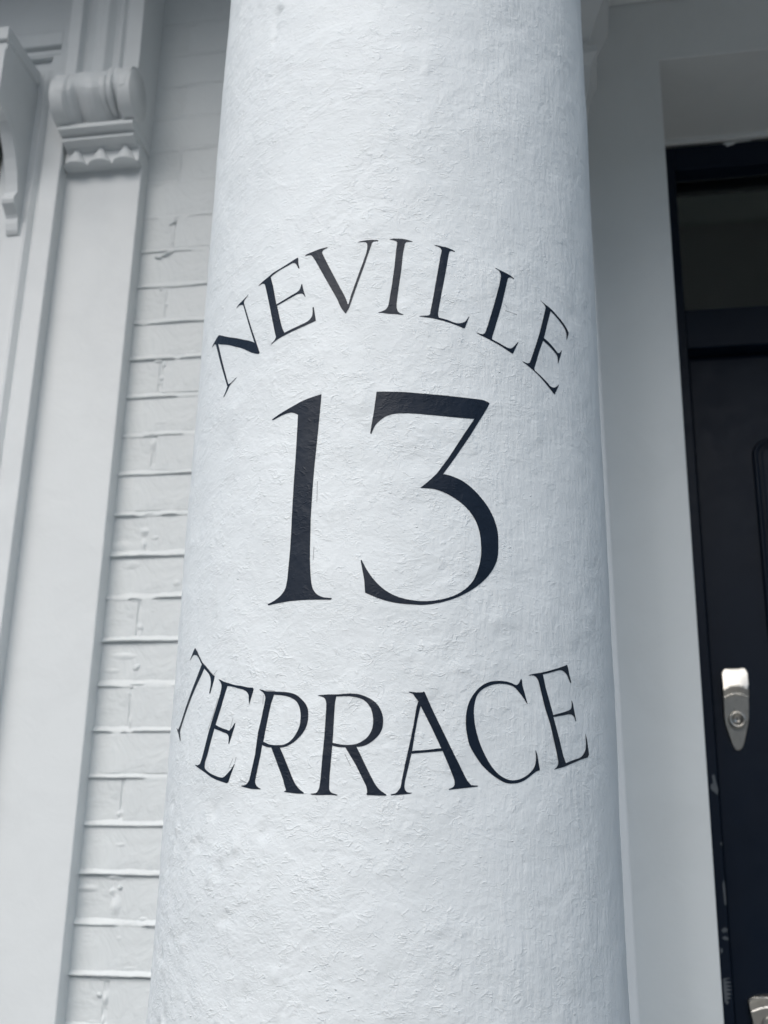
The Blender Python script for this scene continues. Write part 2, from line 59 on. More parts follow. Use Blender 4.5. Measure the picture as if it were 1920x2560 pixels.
 'E3': [[(-35.39,1707.3),(-35.14,1706.9),(-34.89,1706.5),(-34.64,1706.1),(-34.4,1705.7),(-34.11,1705.2),(-33.82,1704.7),(-33.53,1704.2),(-33.24,1703.7),(-32.78,1703.2),(-32.32,1702.6),(-31.86,1702.1),(-31.41,1701.6),(-30.88,1700.9),(-30.36,1700.3),(-29.84,1699.7),(-29.33,1699.1),(-28.74,1698.6),(-28.17,1698.2),(-27.6,1697.8),(-27.04,1697.3),(-26.56,1696.8),(-26.08,1696.3),(-25.62,1695.8),(-25.15,1695.4),(-24.83,1695.2),(-24.51,1695.1),(-24.19,1694.9),(-23.87,1694.8),(-23.63,1693.6),(-23.98,1689.3),(-24.68,1681.2),(-24.71,1682.3),(-24.74,1683.4),(-24.77,1684.5),(-24.8,1685.6),(-24.82,1686.5),(-24.84,1687.4),(-24.87,1688.3),(-24.95,1689.2),(-25.07,1690.1),(-25.22,1690.9),(-25.41,1691.6),(-25.62,1692.3),(-25.85,1693),(-26.11,1693.5),(-26.38,1694),(-26.66,1694.5),(-27.05,1695),(-27.46,1695.4),(-27.87,1695.8),(-28.28,1696.2),(-28.78,1696.8),(-29.28,1697.5),(-29.79,1698.1),(-30.31,1698.6),(-30.72,1699),(-31.13,1699.3),(-31.55,1699.5),(-31.98,1699.8),(-32.62,1694),(-33.73,1681.9),(-35.34,1666.7),(-35,1666),(-34.66,1665.4),(-34.31,1664.8),(-33.96,1664.2),(-33.5,1663.5),(-33.04,1662.9),(-32.57,1662.3),(-32.11,1661.7),(-31.67,1661.2),(-31.23,1660.7),(-30.79,1660.1),(-30.36,1659.6),(-30.16,1660.1),(-29.95,1660.7),(-29.76,1661.2),(-29.58,1661.8),(-29.31,1662.9),(-29.07,1664),(-28.83,1665.1),(-28.59,1666.3),(-28.79,1662.8),(-30.17,1648.6),(-30.28,1648.7),(-30.29,1650.1),(-30.28,1651.6),(-30.29,1653.1),(-30.36,1654.6),(-30.45,1655.3),(-30.58,1656.1),(-30.76,1656.8),(-30.97,1657.4),(-31.3,1658),(-31.65,1658.5),(-32.03,1659),(-32.4,1659.4),(-32.77,1659.9),(-33.14,1660.5),(-33.51,1661),(-33.89,1661.5),(-34.32,1662),(-34.75,1662.6),(-35.19,1663.1),(-35.63,1663.7),(-36.67,1653.2),(-37.68,1641.2),(-38.4,1635.3),(-38.4,1633.9),(-38.41,1632.6),(-38.39,1631.3),(-38.28,1630),(-38.15,1629.3),(-37.94,1628.7),(-37.69,1628.1),(-37.43,1627.5),(-37.03,1626.7),(-36.62,1625.9),(-36.2,1625.1),(-35.78,1624.4),(-35.3,1623.7),(-34.82,1623),(-34.33,1622.4),(-33.85,1621.8),(-33.44,1621.3),(-33.03,1620.8),(-32.62,1620.4),(-32.21,1620.1),(-31.95,1619.9),(-31.68,1619.8),(-31.42,1619.8),(-31.19,1620),(-30.87,1620.5),(-30.6,1621.1),(-30.34,1621.8),(-30.09,1622.5),(-29.81,1623.3),(-29.53,1624.1),(-29.27,1624.9),(-29.04,1625.7),(-28.73,1627),(-28.44,1628.4),(-28.17,1629.8),(-27.9,1631.2),(-28.68,1624.3),(-29.6,1615.8),(-30.07,1615.1),(-30.62,1615.7),(-31.18,1616.3),(-31.75,1616.9),(-32.32,1617.5),(-32.91,1618.2),(-33.52,1618.9),(-34.12,1619.6),(-34.72,1620.5),(-35.48,1621.7),(-36.24,1623.1),(-37,1624.5),(-37.78,1625.9),(-38.48,1627.1),(-39.21,1628.3),(-39.95,1629.5),(-40.7,1630.7),(-41.23,1631.6),(-41.77,1632.5),(-42.31,1633.4),(-42.87,1634.3),(-41.47,1633.2),(-41.24,1633.4),(-41,1633.5),(-40.78,1633.7),(-40.6,1634),(-40.4,1634.6),(-40.26,1635.3),(-40.14,1636),(-40.04,1636.7),(-39.85,1638.2),(-39.69,1639.6),(-39.54,1641.2),(-39.39,1642.7),(-37.72,1661.1),(-35.89,1678.8),(-34.41,1693),(-34.3,1694.6),(-34.19,1696.2),(-34.09,1697.9),(-34.04,1699.6),(-34.05,1700.5),(-34.1,1701.5),(-34.19,1702.4),(-34.33,1703.3),(-34.55,1704.4),(-34.82,1705.3),(-35.11,1706.3)]],
 'R1': [[(-21.98,1693),(-21.78,1692.7),(-21.58,1692.5),(-21.39,1692.3),(-21.19,1692),(-20.94,1691.7),(-20.69,1691.3),(-20.44,1690.9),(-20.19,1690.6),(-19.88,1690.4),(-19.57,1690.3),(-19.26,1690.2),(-18.95,1690.1),(-18.47,1689.9),(-18,1689.7),(-17.53,1689.5),(-17.07,1689.3),(-16.61,1689.2),(-16.15,1689),(-15.69,1688.9),(-15.24,1688.7),(-14.85,1688.4),(-14.46,1688.1),(-14.07,1687.8),(-13.69,1687.4),(-13.37,1687.1),(-13.04,1686.7),(-12.72,1686.2),(-12.42,1685.7),(-12.08,1684.9),(-11.76,1684),(-11.44,1683.1),(-11.15,1682.2),(-10.83,1681.1),(-10.53,1680),(-10.25,1678.9),(-10,1677.7),(-9.81,1676.7),(-9.65,1675.6),(-9.51,1674.5),(-9.4,1673.3),(-9.32,1672.1),(-9.27,1670.8),(-9.24,1669.5),(-9.22,1668.2),(-9.21,1666.8),(-9.21,1665.4),(-9.23,1664.1),(-9.28,1662.7),(-9.35,1661.3),(-9.43,1659.9),(-9.55,1658.6),(-9.69,1657.3),(-9.89,1655.8),(-10.12,1654.5),(-10.37,1653.1),(-10.64,1651.9),(-10.96,1650.6),(-11.3,1649.3),(-11.65,1648.2),(-12.03,1647),(-12.36,1646.1),(-12.72,1645.3),(-13.08,1644.6),(-13.46,1643.9),(-13.72,1643.5),(-13.99,1643.1),(-14.27,1642.8),(-14.56,1642.6),(-14.87,1642.4),(-15.18,1642.3),(-15.5,1642.2),(-15.82,1642.1),(-14.83,1635.3),(-13.71,1626.8),(-13.4,1624.4),(-13.1,1622.1),(-12.79,1619.8),(-12.48,1617.5),(-12.29,1616.1),(-12.11,1614.8),(-11.91,1613.4),(-11.68,1612.1),(-11.46,1610.9),(-11.21,1609.7),(-10.95,1608.6),(-10.67,1607.5),(-10.37,1606.5),(-10.05,1605.6),(-9.72,1604.8),(-9.39,1603.9),(-9.49,1603.9),(-9.59,1603.8),(-9.7,1603.8),(-9.8,1603.8),(-10.21,1603.8),(-10.63,1603.8),(-11.04,1603.9),(-11.46,1604.1),(-12.12,1604.4),(-12.79,1604.8),(-13.47,1605.1),(-14.15,1605.5),(-13.61,1606.5),(-13.7,1607.3),(-13.79,1608.2),(-13.88,1609),(-13.96,1609.8),(-14.11,1611.4),(-14.26,1612.9),(-14.4,1614.5),(-14.55,1616.1),(-16.41,1630.9),(-17.9,1642.6),(-18.16,1642.7),(-18.43,1642.8),(-18.7,1643),(-18.96,1643.1),(-19.17,1643.3),(-19.38,1643.6),(-19.59,1643.9),(-19.79,1644.2),(-19.95,1644.4),(-20.11,1644.7),(-20.26,1645),(-20.42,1645.4),(-20.74,1636.7),(-21,1631.6),(-21.26,1626.5),(-21.52,1621.4),(-21.74,1616.3),(-21.77,1615.5),(-21.77,1614.8),(-21.75,1614.1),(-21.69,1613.3),(-21.58,1612.5),(-21.44,1611.7),(-21.27,1611),(-21.08,1610.3),(-20.86,1609.7),(-20.61,1609.2),(-20.35,1608.8),(-20.1,1608.3),(-20.27,1608.4),(-20.44,1608.4),(-20.61,1608.5),(-20.78,1608.5),(-21.26,1608.6),(-21.74,1608.7),(-22.23,1608.9),(-22.72,1609.1),(-23.43,1609.7),(-24.14,1610.3),(-24.86,1611),(-25.59,1611.7),(-25.27,1611.8),(-24.95,1611.8),(-24.64,1611.9),(-24.35,1612.1),(-24.18,1612.4),(-24.04,1612.8),(-23.92,1613.2),(-23.81,1613.7),(-23.67,1614.3),(-23.55,1614.9),(-23.44,1615.5),(-23.36,1616.1),(-23.26,1617),(-23.2,1618),(-23.14,1618.9),(-23.07,1619.9),(-22.14,1637),(-21.65,1656.1),(-21.01,1666.7),(-20.29,1680.8),(-20.26,1681.8),(-20.22,1682.8),(-20.19,1683.7),(-20.18,1684.7),(-20.21,1685.5),(-20.25,1686.3),(-20.32,1687.1),(-20.42,1687.9),(-20.54,1688.6),(-20.68,1689.2),(-20.85,1689.9),(-21.02,1690.5),(-21.25,1691.1),(-21.49,1691.7),(-21.74,1692.3)],
  [(-17.99,1687.4),(-17.75,1687.3),(-17.51,1687.2),(-17.27,1687.1),(-17.03,1686.9),(-16.7,1686.8),(-16.37,1686.6),(-16.04,1686.4),(-15.72,1686.2),(-15.32,1685.9),(-14.93,1685.6),(-14.54,1685.2),(-14.16,1684.7),(-13.79,1684.2),(-13.43,1683.5),(-13.08,1682.8),(-12.75,1682.1),(-12.49,1681.4),(-12.25,1680.6),(-12.03,1679.8),(-11.84,1678.9),(-11.67,1677.9),(-11.53,1677),(-11.4,1676),(-11.3,1674.9),(-11.19,1673.8),(-11.11,1672.6),(-11.04,1671.4),(-10.99,1670.2),(-10.95,1668.9),(-10.93,1667.6),(-10.92,1666.3),(-10.93,1665.1),(-10.94,1663.6),(-10.97,1662.1),(-11.02,1660.6),(-11.09,1659.1),(-11.2,1657.8),(-11.32,1656.6),(-11.47,1655.3),(-11.64,1654.1),(-11.81,1653),(-12,1651.8),(-12.21,1650.7),(-12.43,1649.6),(-12.64,1648.7),(-12.87,1647.9),(-13.11,1647.1),(-13.37,1646.4),(-13.65,1645.7),(-13.95,1645.2),(-14.26,1644.7),(-14.59,1644.3),(-14.89,1644),(-15.2,1643.9),(-15.52,1643.8),(-15.84,1643.8),(-16.23,1643.8),(-16.62,1643.8),(-17.01,1643.9),(-17.4,1644.1),(-17.73,1644.3),(-18.07,1644.5),(-18.4,1644.8),(-18.73,1645.2),(-19.1,1645.8),(-19.46,1646.4),(-19.82,1647),(-20.19,1647.6),(-19.85,1655.7),(-19.36,1666.3),(-18.65,1680.4)]],
 'R2': [[(-7.06,1684.3),(-6.77,1684.3),(-6.48,1684.3),(-6.19,1684.4),(-5.9,1684.4),(-5.61,1684.5),(-5.32,1684.6),(-5.03,1684.6),(-4.74,1684.7),(-4.28,1684.6),(-3.82,1684.6),(-3.36,1684.5),(-2.9,1684.5),(-2.51,1684.5),(-2.11,1684.6),(-1.71,1684.7),(-1.32,1684.8),(-0.9,1684.8),(-0.47,1684.9),(-0.05,1684.9),(0.37,1684.9),(0.79,1684.8),(1.21,1684.7),(1.63,1684.6),(2.04,1684.3),(2.41,1684),(2.78,1683.6),(3.14,1683.1),(3.5,1682.6),(3.84,1682),(4.18,1681.4),(4.51,1680.8),(4.84,1680.1),(5.13,1679.3),(5.42,1678.5),(5.7,1677.6),(5.95,1676.7),(6.18,1675.7),(6.39,1674.7),(6.57,1673.6),(6.74,1672.5),(6.9,1671.3),(7.04,1670),(7.16,1668.8),(7.26,1667.5),(7.34,1666.2),(7.4,1665),(7.44,1663.7),(7.45,1662.4),(7.45,1661.1),(7.43,1659.7),(7.39,1658.3),(7.32,1657),(7.22,1655.7),(7.09,1654.4),(6.93,1653.2),(6.75,1652),(6.52,1650.7),(6.26,1649.6),(5.98,1648.4),(5.69,1647.4),(5.42,1646.4),(5.13,1645.6),(4.83,1644.8),(4.52,1644),(4.21,1643.4),(3.89,1642.8),(3.56,1642.3),(3.22,1641.9),(2.88,1641.7),(2.52,1641.5),(2.17,1641.3),(1.81,1641.2),(2.85,1633.7),(4.1,1624.3),(4.44,1621.8),(4.78,1619.4),(5.11,1617),(5.46,1614.6),(5.64,1613.3),(5.83,1612.1),(6.02,1610.9),(6.24,1609.7),(6.46,1608.7),(6.7,1607.6),(6.95,1606.7),(7.22,1605.8),(7.53,1604.9),(7.86,1604.1),(8.19,1603.3),(8.52,1602.5),(8.38,1602.4),(8.25,1602.3),(8.12,1602.2),(7.99,1602.2),(7.59,1602.2),(7.19,1602.2),(6.79,1602.2),(6.39,1602.3),(5.89,1602.3),(5.4,1602.4),(4.9,1602.4),(4.41,1602.5),(4.35,1603.2),(4.51,1604),(4.49,1604.6),(4.48,1605.2),(4.46,1605.8),(4.44,1606.4),(4.39,1607.3),(4.34,1608.1),(4.28,1608.9),(4.2,1609.7),(3.65,1613.8),(3.08,1618),(2.5,1622.1),(1.92,1626.3),(-0.5,1640.9),(-0.75,1640.9),(-1,1640.9),(-1.25,1640.9),(-1.5,1641),(-1.75,1641.1),(-2.01,1641.2),(-2.26,1641.4),(-2.51,1641.6),(-2.75,1641.8),(-2.99,1642),(-3.23,1642.3),(-3.47,1642.5),(-3.61,1633.4),(-3.81,1619),(-3.82,1616.1),(-3.84,1613.3),(-3.85,1610.4),(-3.81,1607.6),(-3.78,1606.8),(-3.71,1606.1),(-3.62,1605.4),(-3.5,1604.8),(-3.39,1604.3),(-3.25,1603.9),(-3.09,1603.6),(-2.94,1603.3),(-2.68,1603),(-2.41,1602.7),(-2.14,1602.5),(-1.88,1602.3),(-1.94,1602.2),(-2.01,1602.1),(-2.08,1602),(-2.15,1602),(-2.37,1602.1),(-2.59,1602.3),(-2.82,1602.4),(-3.04,1602.5),(-3.54,1602.5),(-4.04,1602.5),(-4.54,1602.5),(-5.05,1602.4),(-5.55,1602.5),(-6.06,1602.5),(-6.58,1602.5),(-7.09,1602.6),(-7.29,1602.7),(-7.49,1602.8),(-7.69,1603),(-7.9,1603.1),(-7.61,1603.2),(-7.32,1603.3),(-7.03,1603.4),(-6.76,1603.6),(-6.63,1603.8),(-6.51,1604.1),(-6.41,1604.4),(-6.32,1604.8),(-6.2,1605.5),(-6.09,1606.2),(-6.01,1606.9),(-5.95,1607.7),(-5.87,1609.3),(-5.82,1610.9),(-5.78,1612.5),(-5.73,1614.2),(-5.48,1633.5),(-5.2,1650.1),(-5.02,1672.4),(-5.03,1673.9),(-5.03,1675.4),(-5.04,1676.9),(-5.08,1678.4),(-5.13,1679.2),(-5.2,1679.9),(-5.29,1680.7),(-5.4,1681.4),(-5.5,1681.9),(-5.61,1682.3),(-5.74,1682.7),(-5.88,1682.9),(-6.17,1683.4),(-6.46,1683.7),(-6.76,1684)],
  [(-2.95,1683.1),(-2.54,1683.1),(-2.13,1683.2),(-1.72,1683.2),(-1.31,1683.3),(-0.94,1683.3),(-0.57,1683.2),(-0.21,1683.2),(0.16,1683.1),(0.52,1682.9),(0.89,1682.7),(1.25,1682.5),(1.61,1682.2),(1.96,1681.9),(2.3,1681.5),(2.64,1681),(2.96,1680.5),(3.23,1679.9),(3.5,1679.1),(3.74,1678.4),(3.97,1677.5),(4.2,1676.5),(4.41,1675.5),(4.6,1674.4),(4.77,1673.3),(4.9,1672.2),(5.01,1671),(5.1,1669.8),(5.18,1668.7),(5.25,1667.4),(5.31,1666.2),(5.35,1664.9),(5.38,1663.6),(5.39,1662.4),(5.4,1661.1),(5.39,1659.8),(5.35,1658.6),(5.29,1657.3),(5.22,1656),(5.12,1654.8),(5,1653.6),(4.85,1652.4),(4.68,1651.2),(4.48,1650.1),(4.27,1649),(4.03,1648.1),(3.76,1647.2),(3.49,1646.4),(3.2,1645.7),(2.94,1645.1),(2.68,1644.5),(2.4,1644),(2.12,1643.6),(1.8,1643.2),(1.47,1642.9),(1.14,1642.7),(0.81,1642.6),(0.48,1642.5),(0.15,1642.4),(-0.18,1642.4),(-0.51,1642.5),(-0.85,1642.5),(-1.18,1642.7),(-1.52,1642.8),(-1.85,1643),(-2.25,1643.3),(-2.64,1643.7),(-3.04,1644),(-3.44,1644.4),(-3.38,1650.8),(-3.3,1666.3),(-3.18,1677.8)]],
 'A': [[(12.87,1687.1),(13.05,1687),(13.23,1687),(13.41,1687),(13.59,1686.9),(13.86,1686.8),(14.13,1686.7),(14.4,1686.6),(14.68,1686.6),(15.01,1686.7),(15.34,1686.8),(15.67,1686.9),(16.01,1687),(16.13,1687.6),(16.37,1687.1),(16.49,1685.7),(18.1,1672.5),(20.56,1654.1),(23.01,1635.9),(23.44,1632.9),(23.88,1629.8),(24.31,1626.7),(24.74,1623.6),(24.98,1621.9),(25.21,1620.1),(25.46,1618.4),(25.73,1616.7),(25.95,1615.6),(26.21,1614.6),(26.47,1613.6),(26.73,1612.6),(28.37,1612.5),(28.28,1612.4),(28.18,1612.3),(28.09,1612.2),(27.99,1612.1),(27.51,1611.8),(27.04,1611.5),(26.57,1611.2),(26.1,1610.9),(24.98,1610.3),(23.87,1609.6),(22.76,1609),(21.67,1608.4),(21.86,1608.7),(22.04,1609),(22.22,1609.3),(22.4,1609.6),(22.54,1609.9),(22.67,1610.2),(22.79,1610.6),(22.89,1611),(22.97,1611.6),(23.02,1612.2),(23.06,1612.9),(23.07,1613.5),(23.06,1614.4),(23.03,1615.3),(22.99,1616.2),(22.95,1617),(21.91,1626.7),(20.38,1639.5),(13.63,1636.3),(12.96,1625),(12.29,1613.8),(12.19,1609.8),(12.21,1609.2),(12.23,1608.5),(12.26,1607.8),(12.31,1607.2),(12.41,1606.6),(12.52,1606),(12.65,1605.5),(12.79,1605),(12.87,1604.9),(12.96,1604.8),(13.05,1604.7),(13.14,1604.6),(13.87,1604.6),(13.69,1604.4),(13.51,1604.2),(13.33,1604.1),(13.14,1604),(12.24,1603.6),(11.34,1603.2),(10.44,1602.9),(9.53,1602.5),(9.42,1602.8),(9.68,1603),(9.95,1603.2),(10.21,1603.5),(10.46,1603.9),(10.63,1604.4),(10.77,1604.9),(10.91,1605.6),(11.03,1606.2),(11.17,1606.8),(11.29,1607.5),(11.41,1608.1),(11.49,1608.9),(11.57,1610.1),(11.62,1611.3),(11.66,1612.5),(11.7,1613.8),(12.47,1629.4),(13.36,1645.3),(14.03,1658.6),(14.71,1675.2),(15.06,1679.4),(14.87,1680.4),(14.69,1681.3),(14.51,1682.2),(14.32,1683.1),(14.21,1683.7),(14.1,1684.4),(13.98,1685),(13.83,1685.6),(13.61,1686.1),(13.36,1686.4),(13.11,1686.7)],
  [(15.57,1675.8),(17.88,1659.1),(20.14,1641.5),(19.34,1641),(18.54,1640.4),(17.74,1639.9),(16.95,1639.4),(16.15,1639.1),(15.34,1638.8),(14.54,1638.6),(13.74,1638.3),(14.29,1652.7),(14.97,1667.4)]],
 'C': [[(39.32,1705.4),(39.53,1704.6),(39.65,1699.9),(40.14,1694.5),(40.97,1684.5),(40.68,1685.9),(40.4,1687.4),(40.11,1688.8),(39.81,1690.1),(39.54,1691.2),(39.25,1692.3),(38.96,1693.3),(38.66,1694.3),(38.39,1695.3),(38.12,1696.2),(37.83,1697.1),(37.52,1697.8),(37.26,1698.3),(36.98,1698.7),(36.68,1699),(36.39,1699.2),(36.04,1699.4),(35.69,1699.6),(35.34,1699.6),(34.99,1699.6),(34.57,1699.6),(34.16,1699.5),(33.75,1699.4),(33.34,1699.1),(32.92,1698.8),(32.51,1698.5),(32.11,1698),(31.72,1697.5),(31.3,1696.9),(30.9,1696.2),(30.5,1695.4),(30.12,1694.6),(29.81,1693.9),(29.5,1693.1),(29.21,1692.2),(28.94,1691.3),(28.72,1690.4),(28.51,1689.4),(28.33,1688.4),(28.16,1687.3),(28.02,1686.2),(27.9,1685),(27.8,1683.8),(27.71,1682.6),(27.62,1681.2),(27.55,1679.8),(27.49,1678.4),(27.44,1677),(27.41,1675.6),(27.39,1674.1),(27.39,1672.6),(27.4,1671.1),(27.42,1669.5),(27.45,1667.9),(27.5,1666.4),(27.55,1664.8),(27.61,1663.2),(27.68,1661.7),(27.76,1660.1),(27.85,1658.6),(27.96,1656.9),(28.08,1655.2),(28.21,1653.6),(28.35,1651.9),(28.51,1650),(28.69,1648.2),(28.88,1646.3),(29.09,1644.5),(29.35,1642.4),(29.62,1640.3),(29.91,1638.3),(30.22,1636.3),(30.57,1634.2),(30.94,1632.1),(31.33,1630.1),(31.74,1628.2),(32.09,1626.8),(32.47,1625.4),(32.87,1624.1),(33.3,1622.8),(33.69,1621.9),(34.12,1621.1),(34.56,1620.4),(35.02,1619.7),(35.41,1619.3),(35.82,1619),(36.23,1618.9),(36.66,1618.8),(37.08,1618.9),(37.5,1619.2),(37.93,1619.5),(38.34,1620),(38.79,1620.6),(39.23,1621.3),(39.67,1622.1),(40.09,1622.9),(40.49,1623.8),(40.87,1624.8),(41.24,1625.9),(41.6,1627),(41.86,1627.9),(42.11,1628.8),(42.34,1629.8),(42.54,1630.9),(42.7,1631.9),(42.84,1633),(42.95,1634),(43.03,1635.1),(43.11,1636.5),(43.16,1637.9),(43.19,1639.3),(43.2,1640.6),(43.18,1642),(43.14,1643.4),(43.09,1644.7),(43.04,1646.1),(43.55,1641.7),(44.15,1629.8),(43.89,1629.5),(43.63,1629.2),(43.37,1628.8),(43.13,1628.4),(42.8,1627.6),(42.49,1626.9),(42.19,1626.1),(41.89,1625.3),(41.43,1624.1),(40.99,1622.9),(40.54,1621.8),(40.07,1620.7),(39.69,1619.9),(39.29,1619.2),(38.89,1618.5),(38.47,1618),(38.02,1617.5),(37.56,1617.1),(37.1,1616.8),(36.65,1616.6),(36.23,1616.5),(35.81,1616.5),(35.4,1616.6),(35.01,1616.9),(34.55,1617.3),(34.12,1617.9),(33.69,1618.6),(33.28,1619.3),(32.81,1620.2),(32.35,1621.2),(31.9,1622.2),(31.47,1623.3),(30.93,1624.7),(30.4,1626.2),(29.9,1627.8),(29.43,1629.4),(28.92,1631.5),(28.45,1633.7),(28,1636),(27.56,1638.3),(27.25,1640.1),(26.96,1641.9),(26.69,1643.7),(26.45,1645.6),(26.29,1647.3),(26.16,1649.1),(26.06,1650.9),(25.97,1652.7),(25.87,1654.7),(25.78,1656.7),(25.71,1658.7),(25.67,1660.7),(25.64,1662.6),(25.64,1664.5),(25.65,1666.5),(25.67,1668.4),(25.7,1669.9),(25.74,1671.4),(25.8,1672.9),(25.87,1674.3),(25.97,1676),(26.08,1677.6),(26.22,1679.3),(26.38,1680.9),(26.57,1682.5),(26.78,1684),(27.02,1685.6),(27.27,1687.1),(27.56,1688.6),(27.88,1690.1),(28.21,1691.6),(28.56,1693),(28.89,1694.2),(29.24,1695.3),(29.61,1696.4),(30,1697.4),(30.41,1698.2),(30.84,1698.9),(31.28,1699.5),(31.72,1700.1),(32.16,1700.5),(32.59,1700.8),(33.04,1701.1),(33.48,1701.3),(33.93,1701.4),(34.38,1701.5),(34.82,1701.5),(35.27,1701.5),(35.63,1701.4),(35.98,1701.2),(36.33,1701),(36.68,1700.8),(37.03,1700.4),(37.38,1699.9),(37.73,1699.6),(38.11,1699.5),(38.3,1699.7),(38.48,1700.2),(38.64,1700.8),(38.78,1701.4),(38.94,1702.4),(39.07,1703.4),(39.19,1704.4)]],
 'E4': [[(41.41,1709.6),(41.75,1710),(42.09,1710.4),(42.43,1710.8),(42.78,1711.2),(43.12,1711.6),(43.47,1711.9),(43.82,1712.2),(44.18,1712.6),(44.73,1713.1),(45.3,1713.7),(45.86,1714.4),(46.44,1715),(47.11,1715.9),(47.79,1716.8),(48.47,1717.7),(49.17,1718.6),(49.75,1719.4),(50.34,1720.2),(50.94,1721),(51.53,1721.9),(52.08,1722.7),(52.64,1723.6),(53.19,1724.5),(53.76,1725.4),(54.03,1723.6),(54.53,1717.3),(55.24,1710.6),(54.99,1710),(54.81,1711),(54.64,1711.9),(54.47,1712.9),(54.28,1713.8),(54.12,1714.7),(53.95,1715.6),(53.77,1716.4),(53.55,1717.2),(53.31,1717.8),(53.04,1718.4),(52.75,1718.9),(52.43,1719.3),(52.13,1719.6),(51.81,1719.7),(51.47,1719.7),(51.14,1719.5),(50.35,1718.7),(49.59,1717.7),(48.84,1716.7),(48.11,1715.7),(45.52,1712.5),(46.3,1701.1),(47.34,1690.6),(48.55,1678.1),(49.28,1679),(50.03,1679.8),(50.8,1680.7),(51.57,1681.6),(52.14,1682.3),(52.71,1683),(53.29,1683.8),(53.86,1684.6),(54.14,1685),(54.41,1685.5),(54.66,1685.9),(54.87,1686.5),(55.05,1687.2),(55.18,1688),(55.27,1688.8),(55.32,1689.6),(55.36,1690.9),(55.35,1692.1),(55.32,1693.4),(55.3,1694.7),(55.77,1692.1),(56.77,1677.3),(56.56,1677),(56.48,1677.8),(56.42,1678.7),(56.33,1679.5),(56.2,1680.3),(56.05,1680.8),(55.86,1681.2),(55.64,1681.6),(55.41,1681.9),(55.18,1682.1),(54.93,1682.2),(54.67,1682.2),(54.41,1682.1),(53.77,1681.7),(53.14,1681.1),(52.52,1680.5),(51.92,1679.9),(51.04,1679.1),(50.19,1678.3),(49.35,1677.5),(48.53,1676.7),(49.3,1669.1),(50.55,1657),(51.63,1644.4),(52.47,1638.4),(53.03,1639.2),(53.61,1640),(54.19,1640.8),(54.79,1641.6),(55.5,1642.5),(56.23,1643.3),(56.98,1644.1),(57.71,1645.1),(58.15,1645.8),(58.57,1646.7),(58.96,1647.6),(59.31,1648.6),(59.63,1649.7),(59.91,1650.8),(60.13,1652),(60.32,1653.2),(60.49,1654.6),(60.61,1656),(60.69,1657.5),(60.74,1658.9),(60.76,1661.2),(60.74,1663.5),(60.7,1665.8),(60.66,1668.1),(61.23,1662.8),(61.89,1650.2),(61.27,1647.4),(60.57,1646.7),(59.88,1646),(59.21,1645.3),(58.57,1644.6),(57.62,1643.4),(56.7,1642.2),(55.82,1641),(54.96,1639.9),(54.21,1638.8),(53.49,1637.8),(52.77,1636.8),(52.07,1635.8),(51.48,1635.1),(50.89,1634.4),(50.31,1633.8),(49.74,1633.2),(49.43,1632.8),(49.13,1632.5),(48.83,1632.2),(48.54,1631.8),(48.76,1632.3),(49,1632.8),(49.22,1633.3),(49.4,1633.9),(49.59,1634.8),(49.75,1635.6),(49.87,1636.6),(49.96,1637.5),(49.99,1638.3),(49.97,1639),(49.94,1639.8),(49.91,1640.6),(49.11,1652.3),(47.62,1669.7),(46.13,1683.1),(44.7,1701.2),(44.59,1702.5),(44.48,1703.9),(44.36,1705.2),(44.2,1706.5),(44.07,1707.3),(43.91,1708),(43.73,1708.7),(43.53,1709.4),(43.36,1709.8),(43.18,1710.1),(42.98,1710.3),(42.77,1710.4),(42.43,1710.3),(42.09,1710.1),(41.75,1709.9)]],
 '1': [[(-9.33,1963.7),(-9.71,1936.6),(-10.29,1896.1),(-10.52,1870.8),(-10.64,1842),(-10.58,1832.5),(-10.53,1823),(-10.47,1813.6),(-10.37,1804.3),(-10.29,1799.6),(-10.19,1795),(-10.06,1790.3),(-9.9,1785.7),(-9.8,1783.5),(-9.68,1781.4),(-9.52,1779.3),(-9.3,1777.3),(-9.07,1775.8),(-8.8,1774.4),(-8.48,1773.1),(-8.14,1771.9),(-7.79,1771.1),(-7.42,1770.4),(-7.04,1769.8),(-6.65,1769.3),(-6.16,1768.9),(-5.67,1768.6),(-5.17,1768.4),(-4.68,1768.2),(-4.95,1767.2),(-8.83,1768.2),(-9.88,1768.4),(-10.94,1768.6),(-12.02,1768.7),(-13.1,1768.8),(-14.07,1768.8),(-15.05,1768.8),(-16.04,1768.6),(-17.04,1768.4),(-17.96,1768.2),(-18.88,1767.9),(-19.82,1767.6),(-20.76,1767.3),(-20.92,1768),(-20.43,1768.6),(-19.93,1769.2),(-19.45,1769.9),(-18.99,1770.6),(-18.52,1771.6),(-18.08,1772.6),(-17.66,1773.7),(-17.28,1775),(-16.97,1776.2),(-16.7,1777.6),(-16.47,1779),(-16.28,1780.6),(-16.13,1782.5),(-16.03,1784.6),(-15.95,1786.6),(-15.86,1788.7),(-15.53,1815.7),(-15.45,1863.4),(-15.31,1912.6),(-15.31,1946.7),(-15.57,1947.3),(-15.83,1948),(-16.1,1948.6),(-16.38,1949.2),(-16.63,1949.6),(-16.88,1949.9),(-17.14,1950.2),(-17.39,1950.4),(-17.87,1950.4),(-18.35,1950.4),(-18.82,1950.2),(-19.28,1949.9),(-20.13,1949.2),(-20.98,1948.3),(-21.83,1947.3),(-22.69,1946.5),(-22.86,1947.2),(-22.34,1948.1),(-21.82,1949),(-21.3,1949.9),(-20.78,1950.7),(-19.91,1951.9),(-19.04,1953.1),(-18.18,1954.3),(-17.32,1955.5),(-16.43,1956.7),(-15.54,1958),(-14.65,1959.2),(-13.74,1960.2),(-12.64,1961.2),(-11.53,1962),(-10.42,1962.8)]],
